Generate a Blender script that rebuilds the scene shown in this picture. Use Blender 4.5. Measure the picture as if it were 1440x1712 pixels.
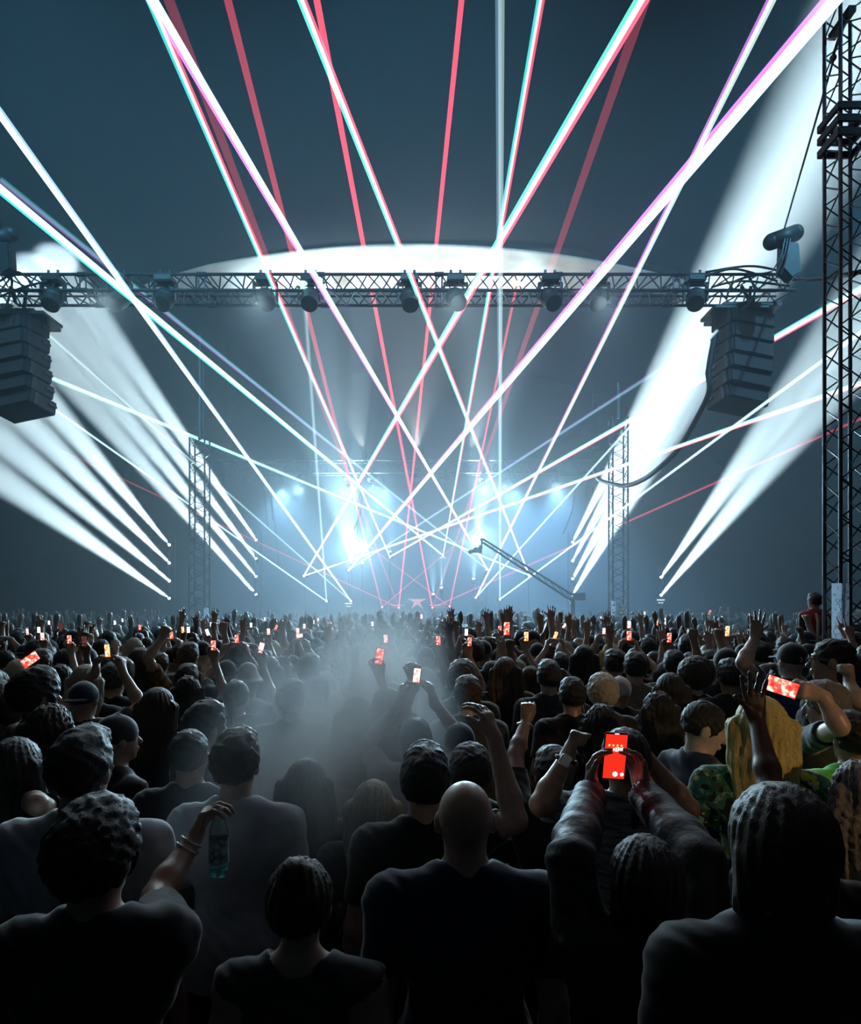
import bpy, bmesh, math, random
import numpy as np
from mathutils import Vector, Matrix
for o in list(bpy.data.objects): bpy.data.objects.remove(o)
S = bpy.context.scene; C = S.collection
random.seed(7)
# ---------------------------------------------------------------- camera, world, exposure
HC, FP, HY = 2.15, 1100., 1015.          # camera height, focal length in pixels, the horizon's row
def P(px, py, d): return Vector(((px-720)/FP*d, d, HC+(HY-py)/FP*d))
cam = bpy.data.cameras.new('camera'); co = bpy.data.objects.new('camera', cam); C.objects.link(co); S.camera = co
co.location = (0, 0, HC); co.rotation_euler = (math.pi/2, 0, 0)
cam.sensor_fit = 'VERTICAL'; cam.sensor_height = 36; cam.lens = 36*FP/1712; cam.shift_y = (HY-856)/1712; cam.clip_start = .05; cam.clip_end = 200
S.view_settings.view_transform = 'Standard'; S.view_settings.look = 'None'; S.view_settings.gamma = 1; S.view_settings.exposure = 0
S.cycles.transparent_max_bounces = 48; S.cycles.max_bounces = 5; S.cycles.volume_bounces = 0; S.cycles.diffuse_bounces = 1; S.cycles.glossy_bounces = 2
S.cycles.volume_max_steps = 96
w = bpy.data.worlds.new('night'); S.world = w; w.use_nodes = True
w.node_tree.nodes['Background'].inputs[0].default_value = (.002, .004, .006, 1)
HAZE_D = .030; HAZE_A = .12; SMOKE = 2.6
BEAM = 8.5e5; WASH = 7000; RIM = 400
# ---------------------------------------------------------------- tags and objects
def tag(o, label=None, cat=None, group=None, kind=None):
    if label: o['label'] = label
    if cat: o['category'] = cat
    if group: o['group'] = group
    if kind: o['kind'] = kind
    return o
def link(name, me, m=None, parent=None, loc=None):
    if m is not None and len(me.materials) == 0: me.materials.append(m)
    o = bpy.data.objects.new(name, me); C.objects.link(o)
    if parent: o.parent = parent
    if loc is not None: o.location = loc
    return o
def empty(name, loc=(0, 0, 0), rz=0):
    o = bpy.data.objects.new(name, None); C.objects.link(o); o.location = loc; o.rotation_euler = (0, 0, rz); o.empty_display_size = .1
    return o
def copy_tree(o, parent=None):
    c = o.copy(); C.objects.link(c)
    if parent: c.parent = parent
    for ch in o.children: copy_tree(ch, c)
    return c
# ---------------------------------------------------------------- materials
def mat(name, col, rough=.6, metal=0., noise=0., scale=8., bump=0., sheen=0., spec=.5, stretch=None, emit=None):
    m = bpy.data.materials.new(name); m.use_nodes = True; nt = m.node_tree; b = nt.nodes['Principled BSDF']
    b.inputs['Roughness'].default_value = rough; b.inputs['Metallic'].default_value = metal; b.inputs['Specular IOR Level'].default_value = spec
    b.inputs['Sheen Weight'].default_value = sheen; b.inputs['Sheen Roughness'].default_value = .4
    b.inputs['Base Color'].default_value = (*col, 1)
    if noise or bump:
        tc = nt.nodes.new('ShaderNodeTexCoord'); mp = nt.nodes.new('ShaderNodeMapping'); n = nt.nodes.new('ShaderNodeTexNoise')
        n.inputs['Scale'].default_value = scale; n.inputs['Detail'].default_value = 4
        if stretch: mp.inputs['Scale'].default_value = stretch
        nt.links.new(tc.outputs['Object'], mp.inputs[0]); nt.links.new(mp.outputs[0], n.inputs['Vector'])
        if noise:
            r = nt.nodes.new('ShaderNodeValToRGB'); r.color_ramp.elements[0].position = .3; r.color_ramp.elements[1].position = .7
            r.color_ramp.elements[0].color = (*[c*(1-noise) for c in col], 1); r.color_ramp.elements[1].color = (*[min(1, c*(1+noise)) for c in col], 1)
            nt.links.new(n.outputs[0], r.inputs[0]); nt.links.new(r.outputs[0], b.inputs['Base Color'])
        if bump:
            bp = nt.nodes.new('ShaderNodeBump'); bp.inputs['Strength'].default_value = bump; bp.inputs['Distance'].default_value = .01
            nt.links.new(n.outputs[0], bp.inputs['Height']); nt.links.new(bp.outputs[0], b.inputs['Normal'])
    if emit: b.inputs['Emission Color'].default_value = (*emit[:3], 1); b.inputs['Emission Strength'].default_value = emit[3]
    return m
def glow(name, col, s, sample=False):
    m = bpy.data.materials.new(name); m.use_nodes = True; nt = m.node_tree; nt.nodes.clear()
    o = nt.nodes.new('ShaderNodeOutputMaterial'); e = nt.nodes.new('ShaderNodeEmission'); e.inputs[0].default_value = (*col, 1); e.inputs[1].default_value = s
    nt.links.new(e.outputs[0], o.inputs['Surface'])
    if not sample: m.cycles.emission_sampling = 'NONE'
    return m
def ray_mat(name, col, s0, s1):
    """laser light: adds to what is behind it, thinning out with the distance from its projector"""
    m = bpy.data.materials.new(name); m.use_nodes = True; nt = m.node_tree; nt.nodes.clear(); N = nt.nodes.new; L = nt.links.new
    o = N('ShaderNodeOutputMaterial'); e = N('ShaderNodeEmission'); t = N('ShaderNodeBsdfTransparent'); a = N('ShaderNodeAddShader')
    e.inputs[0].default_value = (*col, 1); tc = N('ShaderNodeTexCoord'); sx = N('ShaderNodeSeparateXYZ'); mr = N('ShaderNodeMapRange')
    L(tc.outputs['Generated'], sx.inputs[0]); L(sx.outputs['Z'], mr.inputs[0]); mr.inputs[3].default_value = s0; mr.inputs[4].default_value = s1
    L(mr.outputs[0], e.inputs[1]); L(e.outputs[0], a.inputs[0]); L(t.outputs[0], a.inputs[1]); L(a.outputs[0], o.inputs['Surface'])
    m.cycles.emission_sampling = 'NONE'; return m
M = dict(
    steel=mat('truss_aluminium', (.075, .085, .095), .42, .8, .25, 20), black=mat('black_paint', (.012, .013, .015), .5, 0, .4, 30),
    cab=mat('speaker_paint', (.02, .024, .028), .55, 0, .3, 40), grille=mat('speaker_grille', (.03, .035, .04), .6, .3, .5, 90, .6),
    rubber=mat('cable_rubber', (.01, .01, .011), .6), lens=mat('lamp_lens', (.05, .06, .07), .08, .2, 0),
    tent=mat('tent_fabric', (.012, .016, .02), .9, 0, .25, .6, spec=.05), liner=mat('white_liner', (.85, .84, .76), .8, 0, .2, 1.2, .4),
    ground=mat('trodden_ground', (.03, .028, .025), .9, 0, .4, 3, .5), deck=mat('stage_deck', (.03, .03, .033), .6, 0, .3, 5),
    board=mat('white_board', (.75, .78, .8), .5, emit=None), print=mat('printed_lines', (.05, .07, .09), .5),
    hot=glow('lamp_glow', (1, .97, .88), 30), hotw=glow('small_lamp_glow', (.9, .97, 1), 14), red=glow('led_red', (1, .25, .3), 3.0), pinkled=glow('led_pink', (1, .45, .5), .8),
    strip=glow('led_white', (.8, .9, 1), 1.2), chain=mat('chain_steel', (.1, .1, .11), .4, .8))
def seen_through(m, f):
    """thin sheet: part of the light from behind comes through"""
    nt = m.node_tree; b = nt.nodes['Principled BSDF']; t = nt.nodes.new('ShaderNodeBsdfTranslucent'); x = nt.nodes.new('ShaderNodeMixShader'); t.inputs[0].default_value = (.85, .92, 1, 1)
    x.inputs[0].default_value = f; nt.links.new(b.outputs[0], x.inputs[1]); nt.links.new(t.outputs[0], x.inputs[2]); nt.links.new(x.outputs[0], nt.nodes['Material Output'].inputs[0])
seen_through(M['board'], .6)
# ---------------------------------------------------------------- mesh collector
class MB:
    def __init__(s): s.bm = bmesh.new()
    def box(s, c, size, R=None):
        r = bmesh.ops.create_cube(s.bm, size=1)['verts']; Mx = Matrix.Diagonal((*size, 1))
        if R is not None: Mx = R.to_4x4()@Mx
        bmesh.ops.transform(s.bm, matrix=Matrix.Translation(c)@Mx, verts=r); return s
    def tube(s, a, b, ra, rb=None, n=8, caps=True):
        a = Vector(a); b = Vector(b); rb = ra if rb is None else rb; d = b-a; L = d.length
        if L < 1e-6: return s
        r = bmesh.ops.create_cone(s.bm, cap_ends=caps, segments=n, radius1=ra, radius2=rb, depth=L)['verts']
        bmesh.ops.transform(s.bm, matrix=Matrix.Translation((a+b)/2)@d.to_track_quat('Z', 'Y').to_matrix().to_4x4(), verts=r); return s
    def path(s, pts, r, n=6):
        pts = [Vector(p) for p in pts]; rings = []
        for i, p in enumerate(pts):
            d = (pts[min(i+1, len(pts)-1)]-pts[max(i-1, 0)]).normalized(); u = d.cross(Vector((.13, .29, .95))).normalized(); v = d.cross(u)
            rr = r[i] if isinstance(r, (list, tuple)) else r
            rings.append([s.bm.verts.new(p+(u*math.cos(2*math.pi*k/n)+v*math.sin(2*math.pi*k/n))*rr) for k in range(n)])
        for A, B in zip(rings, rings[1:]):
            for k in range(n): s.bm.faces.new((A[k], A[(k+1)%n], B[(k+1)%n], B[k]))
        s.bm.faces.new(rings[0][::-1]); s.bm.faces.new(rings[-1]); return s
    def ball(s, c, r, sc=(1, 1, 1), seg=16):
        v = bmesh.ops.create_uvsphere(s.bm, u_segments=seg, v_segments=seg//2+2, radius=r)['verts']
        bmesh.ops.transform(s.bm, matrix=Matrix.Translation(c)@Matrix.Diagonal((*sc, 1)), verts=v); return s
    def poly(s, pts, depth, R=None, loc=(0, 0, 0)):
        """an outline in x and z given a thickness along y"""
        f = [s.bm.verts.new((x, -depth/2, z)) for x, z in pts]; g = [s.bm.verts.new((x, depth/2, z)) for x, z in pts]
        s.bm.faces.new(f); s.bm.faces.new(g[::-1]); n = len(pts)
        for i in range(n): s.bm.faces.new((f[(i+1)%n], f[i], g[i], g[(i+1)%n]))
        bmesh.ops.transform(s.bm, matrix=Matrix.Translation(loc)@(R.to_4x4() if R else Matrix.Identity(4)), verts=f+g); return s
    def mesh(s, name, bevel=0, smooth=False):
        if bevel: bmesh.ops.bevel(s.bm, geom=s.bm.edges[:], offset=bevel, segments=2, affect='EDGES', clamp_overlap=True)
        bmesh.ops.recalc_face_normals(s.bm, faces=s.bm.faces)
        me = bpy.data.meshes.new(name); s.bm.to_mesh(me); s.bm.free()
        if smooth: me.polygons.foreach_set('use_smooth', [True]*len(me.polygons))
        return me
    def put(s, name, m, parent=None, loc=None, bevel=0, smooth=False): return link(name, s.mesh(name, bevel, smooth), m, parent, loc)
def aim(src, dst): return (Vector(dst)-Vector(src)).to_track_quat('-Z', 'Y')
def spot(name, src, dst, e, ang, blend=.2, col=(.86, .95, 1), soft=.05, parent=None):
    l = bpy.data.lights.new(name, 'SPOT'); l.energy = e; l.spot_size = math.radians(ang); l.spot_blend = blend; l.shadow_soft_size = soft; l.color = col
    o = bpy.data.objects.new(name, l); C.objects.link(o); o.rotation_euler = aim(src, dst).to_euler()
    if parent: o.parent = parent; o.location = Vector(src)-parent.location
    else: o.location = src
    return o
# ---------------------------------------------------------------- the haze that hangs in the whole tent
m = bpy.data.materials.new('tent_haze'); m.use_nodes = True; nt = m.node_tree; nt.nodes.clear()
o = nt.nodes.new('ShaderNodeOutputMaterial'); vs = nt.nodes.new('ShaderNodeVolumeScatter'); vs.inputs['Density'].default_value = HAZE_D; vs.inputs['Anisotropy'].default_value = HAZE_A
vs.inputs['Color'].default_value = (.80, .93, 1, 1)
nt.links.new(vs.outputs[0], o.inputs['Volume'])
hz = MB().box((0, 24.75, 9), (60, 28.5, 18)).put('haze', m); tag(hz, 'thin blue grey haze filling the tent above and beyond the crowd', 'haze', kind='stuff')
# ---------------------------------------------------------------- tent
def struct(name, me, m): return tag(link(name, me, m), kind='structure')
struct('floor', MB().box((0, 17, -.1), (60, 52, .2)).mesh('floor'), M['ground'])
def vault(y0, y1, ny, R, prof, name, m, thick=.06):
    nx = len(prof); P_, F_ = [], []
    for j in range(ny+1):
        y = y0+(y1-y0)*j/ny
        for i, (x, z) in enumerate(prof): P_.append((x, y, z-.35*math.sin(math.pi*j*5/ny)**2*0))
    for j in range(ny):
        for i in range(nx-1): a = j*nx+i; F_.append((a, a+1, a+nx+1, a+nx))
    me = make_mesh(name, P_, F_); o = struct(name, me, m); s = o.modifiers.new('thick', 'SOLIDIFY'); s.thickness = thick; return o
# ---------------------------------------------------------------- figures: smooth unions of tapered limbs, meshed once per pose
def v3(*a): return np.array(a, dtype=np.float64)
def nrm(a): return a/max(1e-9, np.linalg.norm(a))
class Field:
    """a distance field sampled on a grid; shapes are blended in, then meshed as one continuous surface"""
    def __init__(s, lo, hi, h):
        s.lo = np.array(lo, float); s.h = h
        s.n = np.ceil((np.array(hi, float)-s.lo)/h).astype(int)+1
        s.f = np.full(s.n, 1.0, np.float32)
    def sub(s, lo, hi):
        a = np.clip(np.floor((np.array(lo)-s.lo)/s.h).astype(int), 0, s.n)
        b = np.clip(np.ceil((np.array(hi)-s.lo)/s.h).astype(int)+1, 0, s.n)
        g = [(s.lo[i]+np.arange(a[i], b[i])*s.h).astype(np.float32) for i in range(3)]
        return tuple(slice(a[i], b[i]) for i in range(3)), g[0][:, None, None], g[1][None, :, None], g[2][None, None, :]
    def blend(s, sl, d, k, op):
        a = s.f[sl]
        if op == '-':
            d = -d; h = np.clip(.5-.5*(d-a)/k, 0, 1); s.f[sl] = d+(a-d)*h+k*h*(1-h)
        else:
            h = np.clip(.5+.5*(a-d)/k, 0, 1); s.f[sl] = a+(d-a)*h-k*h*(1-h)
    def cap(s, a, b, ra, rb, k=.02, op='+'):
        a = np.array(a, float); b = np.array(b, float); m = max(ra, rb)+k+2.5*s.h
        sl, X, Y, Z = s.sub(np.minimum(a, b)-m, np.maximum(a, b)+m)
        d = b-a; L = max(1e-8, d@d)
        t = np.clip(((X-a[0])*d[0]+(Y-a[1])*d[1]+(Z-a[2])*d[2])/L, 0, 1)
        q = np.sqrt((X-a[0]-t*d[0])**2+(Y-a[1]-t*d[1])**2+(Z-a[2]-t*d[2])**2)-(ra+(rb-ra)*t)
        s.blend(sl, q, k, op)
    def ell(s, c, r, k=.02, R=None, op='+'):
        c = np.array(c, float); r = np.array(r, float); m = r.max()+k+2.5*s.h
        sl, X, Y, Z = s.sub(c-m, c+m)
        x, y, z = X-c[0], Y-c[1], Z-c[2]
        if R is not None:
            x, y, z = (R[0,0]*x+R[1,0]*y+R[2,0]*z, R[0,1]*x+R[1,1]*y+R[2,1]*z, R[0,2]*x+R[1,2]*y+R[2,2]*z)
        q0 = np.sqrt((x/r[0])**2+(y/r[1])**2+(z/r[2])**2); q1 = np.sqrt((x/r[0]**2)**2+(y/r[1]**2)**2+(z/r[2]**2)**2)
        s.blend(sl, q0*(q0-1)/np.maximum(q1, 1e-5), k, op)
    def full(s):
        return s.sub(s.lo, s.lo+(s.n-1)*s.h)
    def clip(s, p, n):
        """keep the side the normal points away from"""
        sl, X, Y, Z = s.full(); n = nrm(np.array(n, float))
        s.f[sl] = np.maximum(s.f[sl], (X-p[0])*n[0]+(Y-p[1])*n[1]+(Z-p[2])*n[2])
    def mesh(s, name, smooth=True):
        f = s.f; f[0]=f[-1]=1; f[:,0]=f[:,-1]=1; f[:,:,0]=f[:,:,-1]=1
        ins = f < 0
        if not ins.any(): return None
        c = sum(ins[i:ins.shape[0]-1+i, j:ins.shape[1]-1+j, k:ins.shape[2]-1+k].astype(np.int8) for i in (0,1) for j in (0,1) for k in (0,1))
        act = (c > 0) & (c < 8)
        idx = -np.ones(act.shape, np.int32); A = np.argwhere(act); idx[act] = np.arange(len(A))
        P = np.zeros((len(A), 3)); W = np.zeros(len(A))
        co = [(i,j,k) for i in (0,1) for j in (0,1) for k in (0,1)]
        for p in co:
            for ax in range(3):
                if p[ax]: continue
                q = list(p); q[ax] = 1
                fa = f[A[:,0]+p[0], A[:,1]+p[1], A[:,2]+p[2]].astype(float); fb = f[A[:,0]+q[0], A[:,1]+q[1], A[:,2]+q[2]].astype(float)
                m = (fa < 0) != (fb < 0); t = fa[m]/(fa[m]-fb[m])
                base = np.tile(np.array(p, float), (m.sum(), 1)); base[:, ax] = t
                P[m] += base; W[m] += 1
        P = (A+P/W[:, None])*s.h+s.lo
        F = []
        for ax in range(3):
            u, w = [(1,2),(2,0),(0,1)][ax]
            a = np.take(ins, range(0, ins.shape[ax]-1), ax); b = np.take(ins, range(1, ins.shape[ax]), ax)
            e = np.argwhere(a != b); e = e[(e[:,u] > 0) & (e[:,w] > 0)]
            q = []
            for du, dw in ((0,0),(1,0),(1,1),(0,1)):
                g = e.copy(); g[:,u] -= du; g[:,w] -= dw; q.append(idx[g[:,0], g[:,1], g[:,2]])
            q = np.stack(q, 1); fl = ins[e[:,0], e[:,1], e[:,2]]
            q[~fl] = q[~fl][:, ::-1]; F.append(q[(q >= 0).all(1)])
        F = np.concatenate(F)
        return make_mesh(name, P, F, smooth)
def make_mesh(name, P, F, smooth=True):
    me = bpy.data.meshes.new(name); P = np.asarray(P, np.float32); F = np.asarray(F, np.int32)
    me.vertices.add(len(P)); me.vertices.foreach_set('co', P.ravel())
    me.loops.add(F.size); me.loops.foreach_set('vertex_index', F.ravel())
    me.polygons.add(len(F)); me.polygons.foreach_set('loop_start', np.arange(0, F.size, F.shape[1], dtype=np.int32))
    me.polygons.foreach_set('loop_total', np.full(len(F), F.shape[1], np.int32))
    if smooth: me.polygons.foreach_set('use_smooth', np.ones(len(F), bool))
    me.update(); me.validate(); return me
def rot(yaw=0, pitch=0, roll=0):
    """yaw turns to the right, pitch lowers the chin, roll tips to the right shoulder"""
    cy, sy = math.cos(-yaw), math.sin(-yaw); cp, sp = math.cos(-pitch), math.sin(-pitch); cr, sr = math.cos(roll), math.sin(roll)
    Rz = np.array([[cy,-sy,0],[sy,cy,0],[0,0,1]]); Rx = np.array([[1,0,0],[0,cp,-sp],[0,sp,cp]]); Ry = np.array([[cr,0,sr],[0,1,0],[-sr,0,cr]])
    return Rz@Rx@Ry
NECK = v3(0, .0, 1.56)
def hp(R, x, y, z): return NECK+R@(v3(x, y, z+.095))        # a point in head space (origin = middle of the skull)
def add_head(F, R, fine=False, female=False):
    j = .9 if female else 1.
    F.ell(hp(R,0,-.012,.008), (.077,.096,.093), .02, R)
    F.ell(hp(R,0,.03,-.055), (.056*j,.062,.064), .035, R)
    F.cap(hp(R,-.022*j,.062,-.098), hp(R,.022*j,.062,-.098), .019, .019, .02)
    F.cap(hp(R,0,.086,.0), hp(R,0,.108,-.035), .009, .014, .012)
    for s in (-1,1):
        F.ell(hp(R,s*.079,-.008,-.018), (.011,.02,.032), .008, R)
        if fine:
            F.ell(hp(R,s*.033,.094,.004), (.018,.012,.011), .012, R, '-')
            F.ell(hp(R,s*.033,.076,.002), (.013,.013,.012), .003, R)
            F.cap(hp(R,s*.015,.088,.022), hp(R,s*.048,.078,.022), .008, .006, .01)
    if fine:
        F.cap(hp(R,-.02,.094,-.064), hp(R,.02,.094,-.064), .006, .006, .006)
        F.cap(hp(R,-.017,.092,-.073), hp(R,.017,.092,-.073), .007, .007, .006)
CURL = dict(open=(.12,.15,.1), relax=(.5,.5,.35), fist=(1.45,1.6,1.0), grip=(.75,.75,.5), flat=(.02,.04,.03))
def add_hand(F, W, d, n, thumb, kind='relax', fat=1., point=False):
    """W wrist, d towards the fingers, n the way the palm faces, thumb the thumb's side"""
    d = nrm(np.array(d, float)); n = np.array(n, float); n = nrm(n-d*(n@d)); t = np.array(thumb, float); t = nrm(t-d*(t@d)-n*(t@n))
    F.cap(W-d*.02, W+d*.03, .026*fat, .024*fat, .015)
    C = CURL[kind]
    for i in range(4):
        o = (1.5-i)*.0205; L = (.92, 1.02, .96, .76)[i]; sp = (1.5-i)*(.07 if kind != 'open' else .14)
        K = W+d*(.088-abs(i-1)*.004)+t*o-n*.004
        F.cap(W+d*.025+t*o*.6, K, .0155*fat, .0125*fat, .012)
        a = 0; p = K
        for g, (l, r) in enumerate(((.046,.0098), (.029,.009), (.023,.008))):
            a += 0.06 if (point and i == 0) else C[g]
            q = p+(d*math.cos(a)*math.cos(sp)+t*math.sin(sp)*math.cos(a)+n*math.sin(a))*l*L
            F.cap(p, q, r*fat, r*fat*.93, .005); p = q
    F.cap(W+d*.02+t*.018, W+d*.052+t*.034+n*.006, .019*fat, .015*fat, .012)
    p = W+d*.052+t*.034+n*.006
    spread = dict(open=(1.,.3), flat=(.7,.1), relax=(.6,.5), fist=(.1,1.), grip=(.3,.75))[kind]
    for l, r, b in ((.036,.012,0),(.03,.0105,1)):
        q = p+nrm(d*.9+t*spread[0]*(1-b*1.2 if kind == 'fist' else 1)+n*spread[1])*l; F.cap(p, q, r*fat, r*.9*fat, .006); p = q
def arm_pts(pose, s):
    """shoulder, elbow, wrist of one side in body space"""
    E, W = pose['arm'][s][:2]
    E = np.array(E, float); W = np.array(W, float); up = max(0, min(1, (E[2]-1.2)/.45))
    S = v3((1 if s == 'R' else -1)*(.185-.02*up), .0+.02*up, 1.415+.045*up)
    return S, E, W
def person_meshes(name, pose, h=.011, female=False, sleeve=.62, longsleeve=False, low=False, vest=False, loose=0., fine=False, legs=True, wide=1.):
    """body, top and trousers as three surfaces; the body runs on under the clothes"""
    g = dict(pose.get('opt', {})); R = rot(*g.get('head', (0,0,0)))
    pts = [v3(-.3,-.2,0), v3(.3,.25,1.86)]
    for s in 'LR':
        for p in arm_pts(pose, s): pts.append(p)
        pts.append(arm_pts(pose, s)[2]+nrm(np.array(pose['arm'][s][2], float))*.2)
    lo = np.min(pts, 0)-.08; hi = np.max(pts, 0)+.08; lo[2] = -.03 if legs else .6
    fat = 1.5 if low else 1.0
    wf = .9 if female else 1.
    def torso(F, g=0.):
        F.ell((0,-.005,.95), ((.165+g)*wide, .118+g, .13+g), .05)
        F.ell((0,0,1.11), ((.135*wf+g*1.1)*wide, .098+g, .15+g), .06)
        F.ell((0,-.005,1.30), ((.165*wf+g)*wide, .112+g, .165+g), .06)
        if female:
            for s in (-1,1): F.ell((s*.07,.09,1.28), (.062+g,.055+g,.06+g), .03)
        for s, S in (('L',arm_pts(pose,'L')[0]), ('R',arm_pts(pose,'R')[0])):
            F.cap(S*v3(.8*wide,1,1)+v3(0,0,.0), (np.sign(S[0])*.03,-.012,1.485), .054*wf+g, .052*wf+g, .045)
            F.cap(S*v3(wide,1,1), S*v3(.7,1,.93), .062*wf+g, .07*wf+g, .04)
    def arm(F, s, g=0., t=1., fore=True):
        S, E, W = arm_pts(pose, s); S = S*v3(wide,1,1)
        a = wf*(.85+.15*wide)
        F.cap(S, S+(E-S)*t, .055*a+g, (.055+(.041-.055)*t)*a+g, .03)
        if fore:
            M = E+(W-E)*.28
            F.cap(E, M, .040*a+g, .043*a+g, .02); F.cap(M, W, .043*a+g, .027*a*(1.2 if low else 1)+g, .02)
    def leg(F, g=0., foot=True):
        for s in (-1,1):
            F.cap((s*.085,-.01,.90), (s*.105,.005,.50), .088+g, .056+g, .03)
            F.cap((s*.105,.005,.50), (s*.112,-.02,.30), .055+g, .056+g, .03)
            F.cap((s*.112,-.02,.30), (s*.115,-.03,.09), .054+g, .038+g, .03)
            if foot: F.cap((s*.115,-.05,.045), (s*.14,.13,.035), .042, .035, .02)
    F = Field(lo, hi, h); torso(F)
    for s in 'LR': arm(F, s)
    F.cap((0,-.015,1.46), NECK+R@v3(0,-.005,.03), .058*wf*(.6+.4*wide), .054*wf*(.6+.4*wide), .03)
    add_head(F, R, fine, female)
    if legs: leg(F)
    for s in 'LR':
        W = arm_pts(pose, s)[2]; a = pose['arm'][s]
        if low: F.cap(W, W+nrm(np.array(a[2], float))*.12, .045, .05, .02)
        else: add_hand(F, W, a[2], a[3], a[4], a[5], 1.08 if h > .009 else 1., len(a) > 6)
    out = {'body': F.mesh(name+'_body')}
    F = Field(lo, hi, h); g = .013+loose; torso(F, g); F.cap((-.065*wide,-.005,.99), (-.065*wide,-.005,.80), .112+g, .116+g, .06); F.cap((.065*wide,-.005,.99), (.065*wide,-.005,.80), .112+g, .116+g, .06)
    t = 1. if longsleeve else sleeve
    if not vest:
        for s in 'LR': arm(F, s, g+.004, t, longsleeve)
    sl, X, Y, Z = F.full()
    F.f[sl] += (.0028*np.sin(Z*47+9*np.sin(X*7+Y*5+1)+4*np.sin(Z*6+X*11))*np.sin(X*17+5*np.sin(Z*9+Y*8))+.0015*np.sin(X*60+Y*50+5*np.sin(Z*13))).astype(np.float32)
    for s in 'LR':
        S, E, W = arm_pts(pose, s)
        if longsleeve: F.cap(W, W+nrm(W-E)*.13, .06, .06, .002, '-')
        elif vest: F.cap(S*v3(wide*1.02,1,1)+v3(0,0,-.05), S*v3(1.6,1,1)+v3(0,0,-.05), .085, .09, .004, '-')
        elif t < 1:
            p = S+(E-S)*t; q = p+nrm(E-S)*.13; F.cap(p+nrm(E-S)*.075, q, .082, .082, .002, '-')
    F.cap((0,.01,1.505), (0,.04,1.66), .068 if not vest else .085, .09, .012, '-')
    F.clip((0,0,.84), (0,0,-1)); out['shirt'] = F.mesh(name+'_shirt')
    if legs:
        F = Field((-.3,-.2,-.03), (.3,.25,1.06), h); F.ell((0,-.005,.95), (.175*wide,.13,.12), .04); leg(F, .014, False)
        F.clip((0,0,.075), (0,0,-1)); out['trousers'] = F.mesh(name+'_trousers')
    return out
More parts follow.
